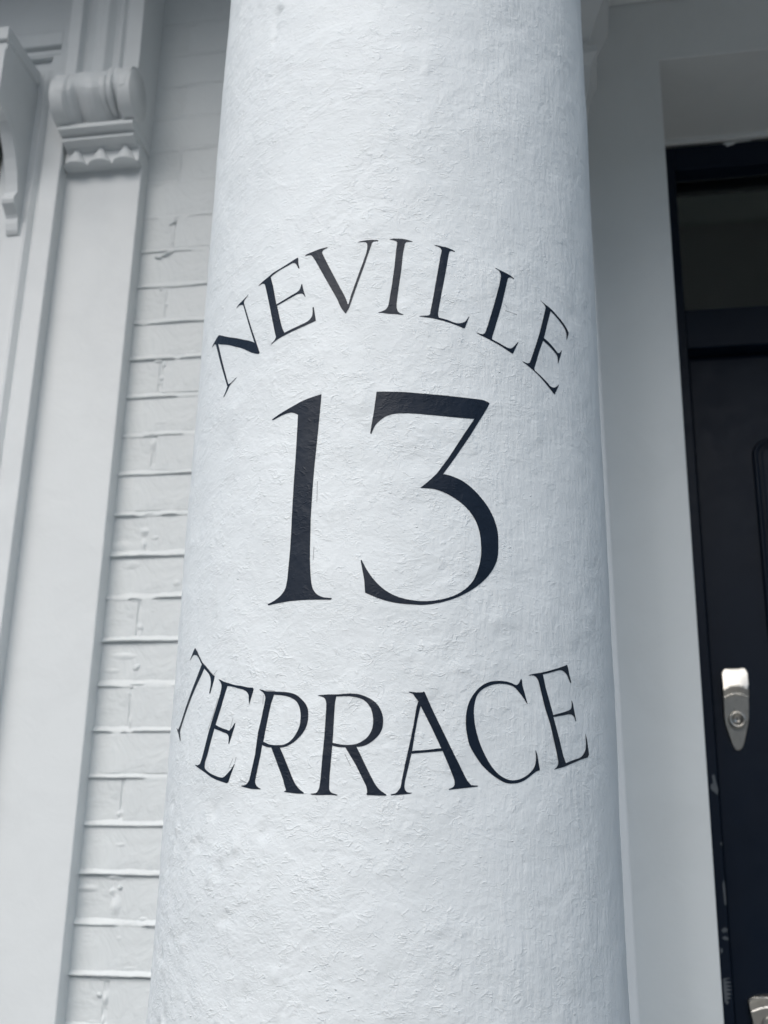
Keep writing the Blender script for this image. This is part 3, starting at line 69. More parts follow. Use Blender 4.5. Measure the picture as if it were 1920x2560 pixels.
 '3': [[(4.38,1962),(5.61,1961.9),(6.84,1961.8),(8.06,1961.7),(9.29,1961.6),(10.64,1961.5),(11.99,1961.3),(13.34,1961.1),(14.69,1961),(15.99,1960.9),(17.29,1960.8),(18.6,1960.7),(19.91,1960.7),(21.05,1960.7),(22.19,1960.6),(23.34,1960.6),(24.5,1960.7),(25.8,1960.8),(27.12,1960.9),(28.44,1961.1),(29.78,1961.2),(30.17,1961.2),(30.54,1961),(30.91,1960.8),(31.28,1960.5),(31.48,1960.3),(31.66,1960),(31.84,1959.6),(32.02,1959.3),(31.12,1952.3),(29.47,1941.4),(27.06,1925.1),(23.2,1901.1),(20.22,1883.6),(20.72,1883.3),(21.22,1883.1),(21.71,1882.8),(22.2,1882.4),(22.97,1881.5),(23.73,1880.6),(24.48,1879.5),(25.2,1878.2),(26.01,1876.4),(26.79,1874.4),(27.54,1872.2),(28.26,1869.9),(28.96,1867.5),(29.62,1864.9),(30.26,1862.3),(30.85,1859.5),(31.37,1856.8),(31.85,1853.9),(32.29,1850.9),(32.68,1847.9),(33,1845),(33.27,1842),(33.5,1838.9),(33.67,1835.8),(33.77,1832.8),(33.82,1829.7),(33.82,1826.5),(33.81,1823.4),(33.78,1820.2),(33.74,1817.1),(33.65,1813.9),(33.49,1810.8),(33.27,1807.9),(32.98,1805.1),(32.64,1802.4),(32.25,1799.7),(31.72,1796.7),(31.14,1793.7),(30.53,1790.9),(29.88,1788.3),(29.16,1785.6),(28.4,1783.1),(27.63,1780.8),(26.83,1778.6),(25.94,1776.3),(25.02,1774.2),(24.1,1772.2),(23.17,1770.4),(22.29,1768.9),(21.4,1767.6),(20.5,1766.4),(19.6,1765.3),(18.73,1764.5),(17.86,1763.7),(16.99,1763.2),(16.11,1762.7),(15.3,1762.5),(14.49,1762.5),(13.69,1762.6),(12.88,1762.7),(12.08,1762.8),(11.27,1763),(10.47,1763.3),(9.67,1763.7),(8.85,1764.3),(8.04,1765),(7.24,1765.8),(6.44,1766.8),(5.55,1768),(4.68,1769.4),(3.81,1770.9),(2.94,1772.3),(2.67,1783.9),(1.75,1801.1),(1.84,1801.8),(2.13,1799.6),(2.42,1797.4),(2.71,1795.2),(3.03,1793.1),(3.43,1790.7),(3.84,1788.3),(4.27,1786),(4.72,1783.8),(5.16,1781.8),(5.63,1779.9),(6.11,1778.1),(6.62,1776.4),(7.17,1774.7),(7.74,1773.2),(8.33,1771.8),(8.95,1770.5),(9.68,1769.3),(10.42,1768.2),(11.18,1767.4),(11.95,1766.7),(12.86,1766.1),(13.78,1765.7),(14.71,1765.4),(15.64,1765.4),(16.51,1765.5),(17.39,1765.9),(18.26,1766.4),(19.13,1767),(20.03,1767.9),(20.93,1769),(21.82,1770.2),(22.69,1771.7),(23.45,1773.2),(24.2,1775),(24.91,1776.9),(25.6,1779.1),(26.16,1781.1),(26.69,1783.4),(27.17,1785.7),(27.6,1788.2),(27.96,1790.8),(28.26,1793.5),(28.52,1796.2),(28.75,1799),(28.96,1801.6),(29.13,1804.3),(29.26,1807),(29.37,1809.7),(29.44,1812.5),(29.47,1815.4),(29.47,1818.3),(29.44,1821.1),(29.4,1824.2),(29.34,1827.3),(29.24,1830.4),(29.09,1833.4),(28.88,1836.3),(28.62,1839.1),(28.31,1841.8),(27.95,1844.4),(27.52,1847),(27.03,1849.5),(26.5,1851.9),(25.93,1854.1),(25.3,1856.2),(24.62,1858.2),(23.91,1860),(23.19,1861.7),(22.48,1863.2),(21.74,1864.6),(21,1865.8),(20.24,1867),(19.64,1867.7),(19.04,1868.3),(18.43,1868.8),(17.81,1869.2),(17.12,1869.3),(16.42,1869.3),(15.73,1869.2),(15.04,1869.2),(15.49,1870.7),(15.94,1872.2),(16.39,1873.7),(16.83,1875.3),(17.32,1877.2),(17.8,1879.2),(18.28,1881.2),(18.76,1883.2),(21.45,1898.4),(25.24,1923.2),(28.14,1941.3),(26.88,1941),(25.65,1940.8),(24.42,1940.6),(23.21,1940.5),(21.94,1940.4),(20.68,1940.4),(19.43,1940.5),(18.19,1940.6),(17.2,1940.7),(16.22,1940.8),(15.23,1941),(14.25,1941.1),(13.28,1941.1),(12.3,1941.2),(11.32,1941.1),(10.35,1941),(9.8,1940.9),(9.25,1940.6),(8.7,1940.3),(8.16,1939.9),(7.73,1939.4),(7.3,1938.8),(6.88,1938.1),(6.47,1937.3),(6.09,1936.3),(5.72,1935.2),(5.37,1934.1),(5.03,1932.8),(4.77,1931.8),(4.52,1930.7),(4.29,1929.6),(4.08,1928.3),(3.85,1926.5),(3.65,1924.5),(3.47,1922.6),(3.28,1920.6),(3.1,1921.1),(3.87,1943.1)]],
}
PENCIL = [[(-41.62,1723.3),(-37.78,1712.3),(-36.31,1716.1)],[(-35.18,1690.1),(-36.62,1675.3),(-38.12,1663.8)],[(-29.38,1670.5),(-30.13,1660.6)],[(-27.63,1636.5),(-27.98,1631.4)],[(-28.55,1635.4),(-29.58,1628.4)],[(-25.97,1617.0),(-24.07,1614.1)],[(-20.35,1691.8),(-17.74,1690.2)],[(-20.83,1687.8),(-20.83,1679.7)],[(-0.62,1635.3),(0.72,1625.9)],[(-9.32,1878.0),(-9.22,1857.7)],[(-9.45,1816.1),(-9.54,1804.0)],[(36.6,2066.3),(37.36,2063.8)],[(36.7,2059.8),(40.23,2058.9)]]

# ------------------------------------------------------------------ materials
def new_mat(name):
    m = bpy.data.materials.new(name); m.use_nodes = True
    n = m.node_tree.nodes; n.clear()
    out = n.new('ShaderNodeOutputMaterial'); p = n.new('ShaderNodeBsdfPrincipled')
    m.node_tree.links.new(p.outputs[0], out.inputs[0])
    return m, m.node_tree, p
class G:
    """small helper for wiring node graphs"""
    def __init__(s, nt): s.nt = nt
    def link(s, a, b): s.nt.links.new(a, b)
    def val(s, sock, v):
        if hasattr(v, 'is_linked') or hasattr(v, 'links'): s.link(v, sock)
        else: sock.default_value = v
    def math(s, op, a, b=0.0, c=None, clamp=False):
        n = s.nt.nodes.new('ShaderNodeMath'); n.operation = op; n.use_clamp = clamp
        s.val(n.inputs[0], a); s.val(n.inputs[1], b)
        if c is not None: s.val(n.inputs[2], c)
        return n.outputs[0]
    def noise(s, vec, scale, detail=2.0, rough=0.5, dist=0.0, lac=2.0):
        n = s.nt.nodes.new('ShaderNodeTexNoise'); n.noise_dimensions = '3D'
        s.val(n.inputs['Vector'], vec); n.inputs['Scale'].default_value = scale
        n.inputs['Detail'].default_value = detail; n.inputs['Roughness'].default_value = rough
        n.inputs['Distortion'].default_value = dist; n.inputs['Lacunarity'].default_value = lac
        return n.outputs[0]
    def mapping(s, vec, scale=(1, 1, 1), rot=(0, 0, 0)):
        n = s.nt.nodes.new('ShaderNodeMapping'); s.link(vec, n.inputs[0])
        n.inputs['Scale'].default_value = scale; n.inputs['Rotation'].default_value = rot
        return n.outputs[0]
    def ramp(s, fac, lo, hi, a=0.0, b=1.0):
        n = s.nt.nodes.new('ShaderNodeMapRange'); n.interpolation_type = 'SMOOTHSTEP'
        s.val(n.inputs[0], fac); n.inputs[1].default_value = lo; n.inputs[2].default_value = hi
        n.inputs[3].default_value = a; n.inputs[4].default_value = b
        return n.outputs[0]
    def mixc(s, fac, a, b):
        n = s.nt.nodes.new('ShaderNodeMix'); n.data_type = 'RGBA'
        s.val(n.inputs[0], fac)
        for sock, v in ((n.inputs[6], a), (n.inputs[7], b)):
            if isinstance(v, tuple): sock.default_value = (*v, 1)
            else: s.link(v, sock)
        return n.outputs[2]
    def bump(s, height, dist=1.0, strength=1.0):
        n = s.nt.nodes.new('ShaderNodeBump'); n.inputs['Strength'].default_value = strength
        n.inputs['Distance'].default_value = dist; s.link(height, n.inputs['Height'])
        return n.outputs[0]

def stucco_height(g, amp=1.0):
    """thick old masonry paint: crescents and ridges left by the brush, brush streaks round the sides, soft lumps (metres)"""
    uvn = g.nt.nodes.new('ShaderNodeUVMap'); uvn.uv_map = 'UVMap'
    uv = uvn.outputs[0]
    sep = g.nt.nodes.new('ShaderNodeSeparateXYZ'); g.link(uv, sep.inputs[0])
    u, v = sep.outputs[0], sep.outputs[1]
    # ridges: narrow crests where a warped noise crosses its middle value
    n1 = g.noise(g.mapping(uv, (0.8, 1.2, 1), (0, 0, -0.2)), 105, 2.0, 0.6, 0.5)
    r1 = g.ramp(g.math('ABSOLUTE', g.math('SUBTRACT', n1, 0.5)), 0.0, 0.075, 1.0, 0.0)
    m1 = g.ramp(g.noise(g.mapping(uv, (1, 1.15, 1), (0, 0, 0.5)), 80, 2.0, 0.6, 0.4), 0.50, 0.66)
    n2 = g.noise(g.mapping(uv, (0.75, 1.3, 1), (0, 0, 0.3)), 190, 2.0, 0.55, 0.4)
    r2 = g.ramp(g.math('ABSOLUTE', g.math('SUBTRACT', n2, 0.5)), 0.0, 0.08, 1.0, 0.0)
    m2 = g.ramp(g.noise(uv, 48, 2.0, 0.6, 0.2), 0.42, 0.62)
    lump = g.noise(uv, 26, 3.0, 0.6, 0.3)
    fine = g.noise(g.mapping(uv, (0.85, 1.2, 1)), 270, 2.0, 0.65, 0.3)
    # upright brush streaks where the brush went round the sides
    st = g.noise(g.mapping(uv, (1.0, 0.16, 1.0)), 210, 3.0, 0.6, 0.25)
    side = g.math('MAXIMUM', g.ramp(u, 0.03, 0.16), g.ramp(u, -0.12, -0.22))
    # slanting strokes in the upper left
    sl = g.noise(g.mapping(uv, (0.45, 1.4, 1.0), (0, 0, -0.35)), 120, 2.0, 0.6, 0.5)
    upper = g.math('MULTIPLY', g.ramp(v, 2.08, 2.28), g.ramp(u, 0.12, 0.0))
    front = g.math('SUBTRACT', 1.0, g.math('MULTIPLY', side, 0.35))
    # little grit specks
    vor = g.nt.nodes.new('ShaderNodeTexVoronoi'); vor.inputs['Scale'].default_value = 60; g.link(g.mapping(uv, (0.8, 1.5, 1), (0, 0, 0.4)), vor.inputs['Vector'])
    speck = g.math('MULTIPLY', g.ramp(g.math('ADD', vor.outputs['Distance'], g.math('MULTIPLY', g.noise(uv, 300, 1.0), 0.12)), 0.06, 0.13, 1.0, 0.0),
                   g.ramp(g.noise(uv, 17, 1.0), 0.52, 0.6))
    h = g.math('MULTIPLY', g.math('MULTIPLY', r1, m1), 0.00030)
    h = g.math('MULTIPLY_ADD', g.math('MULTIPLY', r2, m2), 0.00014, h)
    h = g.math('MULTIPLY', h, front)
    h = g.math('MULTIPLY_ADD', lump, 0.0026, h)
    mid = g.noise(uv, 95, 2.0, 0.6, 0.3)
    rough = g.math('MAXIMUM', g.math('MULTIPLY', g.ramp(v, 1.66, 1.48), g.ramp(u, 0.03, -0.10)), g.math('MULTIPLY', g.ramp(v, 2.28, 2.38), g.ramp(u, -0.08, -0.13)))
    h = g.math('MULTIPLY_ADD', mid, g.math('MULTIPLY_ADD', rough, 0.00060, 0.00030), h)
    h = g.math('MULTIPLY_ADD', fine, 0.00029, h)
    h = g.math('MULTIPLY_ADD', g.math('MULTIPLY', st, side), 0.00078, h)
    h = g.math('MULTIPLY_ADD', g.math('MULTIPLY', sl, upper), 0.0004, h)
    h = g.math('MULTIPLY', h, g.ramp(g.noise(uv, 8, 2.0, 0.6, 0.5), 0.36, 0.62, 0.78, 1.12))
    h = g.math('MULTIPLY_ADD', speck, 0.0007, h)
    h = g.math('MULTIPLY', h, amp)
    return h, uv, lump

def mat_stucco():
    m, nt_, p = new_mat('white_stucco_paint'); g = G(nt_)
    h, uv, lump = stucco_height(g)
    dirt = g.ramp(g.noise(uv, 9, 4.0, 0.6, 0.4), 0.35, 0.75)
    grime = g.ramp(g.noise(g.mapping(uv, (1, 0.5, 1)), 38, 4.0, 0.65, 0.6), 0.55, 0.80, 0.0, 0.35)
    c = g.mixc(dirt, (0.76, 0.80, 0.815), (0.72, 0.76, 0.775))
    c = g.mixc(grime, c, (0.63, 0.665, 0.665))
    g.link(c, p.inputs['Base Color']); p.inputs['Roughness'].default_value = 0.62
    p.inputs['Specular IOR Level'].default_value = 0.35
    g.link(g.bump(h), p.inputs['Normal'])
    return m
def mat_letter():
    m, nt_, p = new_mat('black_sign_paint'); g = G(nt_)
    h, uv, lump = stucco_height(g, 0.6)
    c = g.mixc(g.ramp(g.noise(uv, 60, 3.0, 0.6), 0.3, 0.7), (0.0050, 0.0112, 0.0235), (0.0072, 0.0142, 0.028))
    g.link(c, p.inputs['Base Color']); p.inputs['Roughness'].default_value = 0.46
    p.inputs['Specular IOR Level'].default_value = 0.25
    g.link(g.bump(h), p.inputs['Normal'])
    return m
def mat_paint(name, col, rough=0.5, bump=0.0004, scale=40, dirt=0.06, spec=0.4, streak=False):
    m, nt_, p = new_mat(name); g = G(nt_)
    tc = nt_.nodes.new('ShaderNodeTexCoord'); v = tc.outputs['Object']
    n = g.noise(v, scale, 4.0, 0.6, 0.5)
    d = g.ramp(g.noise(v, 7, 5.0, 0.65, 0.5), 0.4, 0.8)
    dark = tuple(c * (1 - dirt) for c in col)
    g.link(g.mixc(d, col, dark), p.inputs['Base Color'])
    h = g.math('MULTIPLY', n, bump)
    if streak:
        s_ = g.noise(g.mapping(v, (1, 1, 0.05)), 160, 2.0, 0.5, 0.2)
        h = g.math('MULTIPLY_ADD', s_, bump * 0.3, h)
    g.link(g.bump(h), p.inputs['Normal'])
    p.inputs['Roughness'].default_value = rough; p.inputs['Specular IOR Level'].default_value = spec
    g.link(g.ramp(n, 0.2, 0.8, rough - 0.06, rough + 0.06), p.inputs['Roughness'])
    return m
def mat_steel(name='satin_steel', col=(0.61, 0.585, 0.535), rough=0.31):
    m, nt_, p = new_mat(name); g = G(nt_)
    tc = nt_.nodes.new('ShaderNodeTexCoord')
    n = g.noise(g.mapping(tc.outputs['Object'], (1, 1, 0.1)), 900, 3.0, 0.6)
    w = g.noise(tc.outputs['Object'], 60, 3.0, 0.6)
    p.inputs['Metallic'].default_value = 1.0
    g.link(g.mixc(w, col, tuple(c * 0.82 for c in col)), p.inputs['Base Color'])
    g.link(g.ramp(n, 0.2, 0.8, rough - 0.06, rough + 0.1), p.inputs['Roughness'])
    return m
def mat_glass():
    m, nt_, p = new_mat('window_glass'); g = G(nt_)
    tc = nt_.nodes.new('ShaderNodeTexCoord')
    p.inputs['Base Color'].default_value = (0.75, 0.82, 0.78, 1)
    p.inputs['Transmission Weight'].default_value = 1.0; p.inputs['Roughness'].default_value = 0.12
    p.inputs['IOR'].default_value = 1.48
    g.link(g.bump(g.noise(tc.outputs['Object'], 6, 2.0), 0.0015), p.inputs['Normal'])
    return m
def mat_paving():
    m, nt_, p = new_mat('paving'); g = G(nt_)
    tc = nt_.nodes.new('ShaderNodeTexCoord'); v = tc.outputs['Object']
    br = nt_.nodes.new('ShaderNodeTexBrick'); g.link(v, br.inputs['Vector'])
    br.inputs['Scale'].default_value = 1.0; br.inputs['Brick Width'].default_value = 0.9; br.inputs['Row Height'].default_value = 0.6
    br.inputs['Mortar Size'].default_value = 0.006
    br.inputs['Color1'].default_value = (0.20, 0.195, 0.185, 1); br.inputs['Color2'].default_value = (0.165, 0.16, 0.155, 1)
    br.inputs['Mortar'].default_value = (0.12, 0.118, 0.11, 1)
    n = g.noise(v, 8, 6.0, 0.65)
    g.link(g.mixc(g.ramp(n, 0.35, 0.7, 0.0, 0.5), br.outputs[0], (0.12, 0.117, 0.11)), p.inputs['Base Color'])
    p.inputs['Roughness'].default_value = 0.85
    g.link(g.bump(g.noise(v, 120, 4.0), 0.001), p.inputs['Normal'])
    return m
STUCCO = mat_stucco(); LETTER = mat_letter()
BRICKP = mat_paint('painted_brick', (0.67, 0.705, 0.715), 0.55, 0.0050, 17, 0.05)
TRIM = mat_paint('white_trim_paint', (0.70, 0.73, 0.74), 0.48, 0.0012, 15, 0.06)
RENDER = mat_paint('smooth_white_render', (0.735, 0.765, 0.765), 0.55, 0.0008, 16, 0.05)
NAVY = mat_paint('navy_gloss_paint', (0.0045, 0.0105, 0.0230), 0.40, 0.0003, 30, 0.2, 0.20, True)
SMEAR = mat_paint('white_paint_smear', (0.115, 0.13, 0.145), 0.6, 0.0004, 200, 0.5)
GRAPH = mat_paint('pencil_grey', (0.33, 0.34, 0.35), 0.7, 0.0, 50, 0.2)
LIT_WHITE = mat_paint('lit_white_paint', (0.80, 0.825, 0.835), 0.45, 0.0009, 14, 0.04)  # lighter trim white: the pilaster's extra daylight is put into the colour
STEEL = mat_steel(); DARKSTEEL = mat_steel('shaded_steel', (0.20, 0.19, 0.17), 0.4)
GLASS = mat_glass(); PAVE = mat_paving()
HALL = mat_paint('dim_hall_wall', (0.30, 0.31, 0.28), 0.8, 0.0005, 10)
ROOM = mat_paint('curtain_cloth', (0.17, 0.14, 0.135), 0.9, 0.001, 30, 0.2)

# ------------------------------------------------------------------ mesh helpers
def link(name, me, mat, parent=None, smooth=False, **props):
    o = bpy.data.objects.new(name, me); COL.objects.link(o)
    if mat is not None and not me.materials: me.materials.append(mat)
    if parent is not None: o.parent = parent
    if smooth:
        me.polygons.foreach_set('use_smooth', [True] * len(me.polygons))
    for k, v in props.items(): o[k] = v
    return o
def from_py(name, vs, fs, mat, parent=None, smooth=False, **props):
    me = bpy.data.meshes.new(name); me.from_pydata(vs, [], fs); me.update()
    return link(name, me, mat, parent, smooth, **props)
def from_bm(name, bm, mat, parent=None, smooth=False, normals=True, **props):
    if normals: bmesh.ops.recalc_face_normals(bm, faces=bm.faces)
    me = bpy.data.meshes.new(name); bm.to_mesh(me); bm.free()
    return link(name, me, mat, parent, smooth, **props)
def thing(name, loc, label, cat, group=None):
    o = bpy.data.objects.new(name, None); COL.objects.link(o); o.empty_display_size = 0.1
    o.location = loc; o['label'] = label; o['category'] = cat; o['kind'] = 'thing'
    if group: o['group'] = group
    return o
def adopt(o, root):
    """parent o to root keeping its world place (roots carry only a translation)"""
    o.parent = root; o.matrix_parent_inverse = Matrix.Translation(root.location).inverted()
    return o
def add_box(bm, x0, x1, y0, y1, z0, z1, bev=0.0, seg=2):
    vs = [bm.verts.new(c) for c in ((x0,y0,z0),(x1,y0,z0),(x1,y1,z0),(x0,y1,z0),(x0,y0,z1),(x1,y0,z1),(x1,y1,z1),(x0,y1,z1))]
    fs = [bm.faces.new([vs[i] for i in q]) for q in ((0,3,2,1),(4,5,6,7),(0,1,5,4),(1,2,6,5),(2,3,7,6),(3,0,4,7))]
    if bev:
        es = list({e for f in fs for e in f.edges})
        bmesh.ops.bevel(bm, geom=es, offset=bev, segments=seg, affect='EDGES', profile=0.5)
def box(name, b, mat, parent=None, bev=0.0, **props):
    bm = bmesh.new(); add_box(bm, *b, bev=bev)
    return from_bm(name, bm, mat, parent, **props)
def add_extrude(bm, poly, fn0, fn1, caps=True):
    """loft one 2-D outline between two placements"""
    a = [bm.verts.new(fn0(p)) for p in poly]; b = [bm.verts.new(fn1(p)) for p in poly]
    n = len(poly)
    for i in range(n):
        j = (i + 1) % n
        bm.faces.new((a[i], a[j], b[j], b[i]))
    if caps:
        bm.faces.new(a[::-1]); bm.faces.new(b)
def add_lathe(bm, prof, cx, cy, seg=96):
    rings = []
    for r, z in prof:
        rings.append([bm.verts.new((cx + r * math.sin(2*math.pi*k/seg), cy - r * math.cos(2*math.pi*k/seg), z)) for k in range(seg)])
    for a, b in zip(rings, rings[1:]):
        for k in range(seg):
            l = (k + 1) % seg
            bm.faces.new((a[k], a[l], b[l], b[k]))
def fill2d(loops, bis_u=0, bis_v=0):
    """fill a 2-D outline with holes, optionally cut into a grid; returns a bmesh in the XY plane"""
    bm = bmesh.new(); es = []
    for lp in loops:
        vs = [bm.verts.new((x, y, 0)) for x, y in lp]
        for i in range(len(vs)):
            es.append(bm.edges.new((vs[i], vs[(i + 1) % len(vs)])))
    bmesh.ops.triangle_fill(bm, edges=es, use_beauty=True, use_dissolve=False, normal=(0, 0, 1))
    if bis_u:
        x0 = min(v.co.x for v in bm.verts); x1 = max(v.co.x for v in bm.verts)
        x = x0 + bis_u
        while x < x1:
            bmesh.ops.bisect_plane(bm, geom=bm.verts[:] + bm.edges[:] + bm.faces[:], plane_co=(x, 0, 0), plane_no=(1, 0, 0)); x += bis_u
    if bis_v:
        y0 = min(v.co.y for v in bm.verts); y1 = max(v.co.y for v in bm.verts)
        y = y0 + bis_v
        while y < y1:
            bmesh.ops.bisect_plane(bm, geom=bm.verts[:] + bm.edges[:] + bm.faces[:], plane_co=(0, y, 0), plane_no=(0, 1, 0)); y += bis_v
    return bm
def plate(name, loops, place, depth, mat, parent=None, **props):
    """flat plate with holes, front face at place(x, z, 0) and thickness depth"""
    bm = fill2d(loops)
    bmesh.ops.recalc_face_normals(bm, faces=bm.faces)
    r = bmesh.ops.extrude_face_region(bm, geom=bm.faces[:])
    back = [v for v in r['geom'] if isinstance(v, bmesh.types.BMVert)]
    for v in back: v.co.z = depth
    for v in bm.verts: v.co = place(v.co.x, v.co.y, v.co.z)
    return from_bm(name, bm, mat, parent, **props)
def lerp_prof(prof, t):
    if t <= prof[0][0]: return prof[0][1]
    for (a, va), (b, vb) in zip(prof, prof[1:]):
        if t <= b:
            return va + (vb - va) * (t - a) / (b - a)
    return prof[-1][1]

# ------------------------------------------------------------------ setting: pavement, porch floor, step
WALL_Y = 1.88
bm = bmesh.new(); add_box(bm, -40, 40, -40, 14, -0.3, 0.0)
from_bm('pavement', bm, PAVE, kind='structure')
bm = bmesh.new(); add_box(bm, -0.56, 1.95, 0.78, 2.6, 0.002, 0.42, 0.01)
from_bm('porch_floor', bm, mat_paint('pale_stone', (0.48, 0.47, 0.44), 0.6, 0.0006, 20, 0.15), kind='structure')
bm = bmesh.new(); add_box(bm, 0.05, 1.35, 0.45, 0.776, 0.002, 0.14, 0.008); add_box(bm, 0.05, 1.35, 0.612, 0.776, 0.142, 0.28, 0.008)
from_bm('doorstep', bm, PAVE, kind='structure')

# unseen terrace behind the viewer: plain stucco front added to block the low sky
bm = bmesh.new()
add_box(bm, -45, 45, -28, -21, 0.01, 10.0)
for i in range(-9, 10):
    for k in range(3): add_box(bm, i * 2.4 - 0.55, i * 2.4 + 0.55, -20.999, -20.93, 1.0 + k * 3.0, 2.9 + k * 3.0)
from_bm('unseen_terrace', bm, mat_paint('far_stucco', (0.36, 0.35, 0.33), 0.8, 0.001, 8), kind='structure')
# ------------------------------------------------------------------ brick strip between column and pilaster
bw = thing('brick_wall', (-0.7, WALL_Y, 0.42), 'white painted brick wall strip between the round column and the left pilaster', 'brick wall')
Z0, DZ = 2.7774, 0.07527
BX0, BX1 = -1.0, -0.405
bm = bmesh.new(); add_box(bm, BX0, BX1, WALL_Y + 0.0022, WALL_Y + 0.30, 0.424, 3.55)
adopt(from_bm('wall_core', bm, BRICKP), bw)
def brick_mesh(l, h, seed, cham):
    rnd = random.Random(seed)
    nx = max(3, int(l / 0.05)); nz = 3; e = 0.0016
    tx, tz = rnd.uniform(-0.004, 0.004), rnd.uniform(-0.010, 0.010)
    vs, fs = [], []
    for j in range(nz + 1):
        for i in range(nx + 1):
            x = e + (l - 2 * e) * i / nx; z = e + (h - 2 * e) * j / nz
            inner = 0 < i < nx and 0 < j < nz
            y = rnd.uniform(-0.0006, 0.0006) * (1.0 if inner else 0.5) + tx * (x - l / 2) + tz * (z - h / 2)
            vs.append((x + (rnd.uniform(-0.0012, 0.0012) if 0 < i < nx else 0), y, z + (rnd.uniform(-0.0007, 0.0007) if not inner else 0)))
    w = nx + 1
    for j in range(nz):
        for i in range(nx):
            a = j * w + i; fs.append((a, a + 1, a + w + 1, a + w))
    nsm = len(fs)
    rim = [i for i in range(w)] + [(j + 1) * w - 1 for j in range(1, nz + 1)] + [nz * w + i for i in range(nx - 1, -1, -1)] + [j * w for j in range(nz - 1, 0, -1)]
    b0 = len(vs); n_ = len(rim)
    vs += [vs[k] for k in rim]
    vs += [(max(0, min(l, l / 2 + (vs[k][0] - l / 2) * (l / (l - 2 * e)))), vs[k][1] + cham, max(0, min(h, h / 2 + (vs[k][2] - h / 2) * (h / (h - 2 * e))))) for k in rim]
    for k in range(n_):
        m_ = (k + 1) % n_
        fs.append((b0 + m_, b0 + k, b0 + n_ + k, b0 + n_ + m_))
    me = bpy.data.meshes.new('brick'); me.from_pydata(vs, [], fs); me.update()
    me.polygons.foreach_set('use_smooth', [k < nsm for k in range(len(fs))]); me.materials.append(BRICKP)
    return me
pool = {}
mort_v, mort_f = [], []
for n in range(-10, 32):
    ztop = Z0 - DZ * n; zbot = ztop - DZ
    if zbot < 0.42 or ztop > 3.56: continue
    off = -0.760 if n % 2 == 0 else -0.760 + 0.1125
    edges = [off + 0.225 * k for k in range(-3, 5)]
    edges = [BX0] + [e for e in edges if BX0 + 0.02 < e < BX1 - 0.02] + [BX1]
    for a, b in zip(edges, edges[1:]):
        jit = random.uniform(-0.0022, 0.0022)
        x0 = a + 0.0025 + jit * (a != BX0); x1 = b - 0.0025
        lvl = 0 if zbot < 2.40 else (1 if zbot < 2.62 else 2)
        key = (round(x1 - x0, 2), random.randrange(4) if n % 2 else random.randrange(4, 8), lvl)
        if key not in pool: pool[key] = brick_mesh(x1 - x0, DZ - 0.0058, hash(key) % 9999, (0.0030, 0.0020, 0.0008)[lvl])
        o = bpy.data.objects.new('brick', pool[key]); COL.objects.link(o)
        o.location = (x0, WALL_Y + random.uniform(-0.0014, 0.0016) * (1.0 if zbot < 2.5 else 0.5), zbot + 0.0056)
        adopt(o, bw)
        if a != BX0:      # perpend: shallow filled joint
            ph = []
            for z in [zbot + 0.006 + (DZ - 0.007) * q / 6 for q in range(7)]:
                dx = random.uniform(-0.0012, 0.0012)
                k0 = len(mort_v)
                y = WALL_Y + (0.0014, 0.0006, -0.0004)[0 if ztop < 2.45 else (1 if ztop < 2.66 else 2)] + random.uniform(-0.0020, 0.0009)
                mort_v += [(a - 0.0050 + dx, WALL_Y + 0.0024, z), (a - 0.0005 + dx, y, z), (a + 0.0042 + dx, WALL_Y + 0.0024, z)]
                ph.append(k0)
            for p0, p1 in zip(ph, ph[1:]):
                for c in (0, 1): mort_f.append((p0 + c, p0 + c + 1, p1 + c + 1, p1 + c))
    # bed joint: weathered strip, leaning out to a small ledge over the brick below
    prev = None; soft = 1.0 if ztop < 2.45 else max(0.12, 1.0 - (ztop - 2.45) * 2.2)
    nseg = 64
    for s in range(nseg + 1):
        x = BX0 + (BX1 - BX0) * s / nseg
        w1 = noise.noise(Vector((x * 26, n * 3.1, 0.3))); w2 = noise.noise(Vector((x * 11, n * 5.7, 4.0))); w3 = noise.noise(Vector((x * 70, n * 2.2, 9.0)))
        out = (0.0046 + 0.0036 * w2 + 0.0008 * w3) * soft
        gap = 1.0 if w2 + 0.5 * w1 > -0.26 else 0.2
        zt = ztop + 0.0086 + 0.0030 * w1 + 0.0009 * w3; zl = ztop - 0.0006 + 0.0018 * w2 + 0.0008 * w3 - (0.0018 if gap < 1 else 0)
        k0 = len(mort_v)
        mort_v += [(x, WALL_Y + 0.0040, zt + 0.0016), (x, WALL_Y + 0.0004 - 0.0006 * (1 - soft), zt), (x, WALL_Y - out * gap * 0.75, zl + 0.0024), (x, WALL_Y - out * gap, zl + 0.0008),
                   (x, WALL_Y - out * gap + 0.0005, zl - 0.0003), (x, WALL_Y + 0.0060, zl - 0.0014)]
        if prev is not None:
            for c in range(5): mort_f.append((prev + c, k0 + c, k0 + c + 1, prev + c + 1))
        prev = k0
mo = from_py('mortar', mort_v, mort_f, BRICKP, None, True, kind='stuff'); adopt(mo, bw)
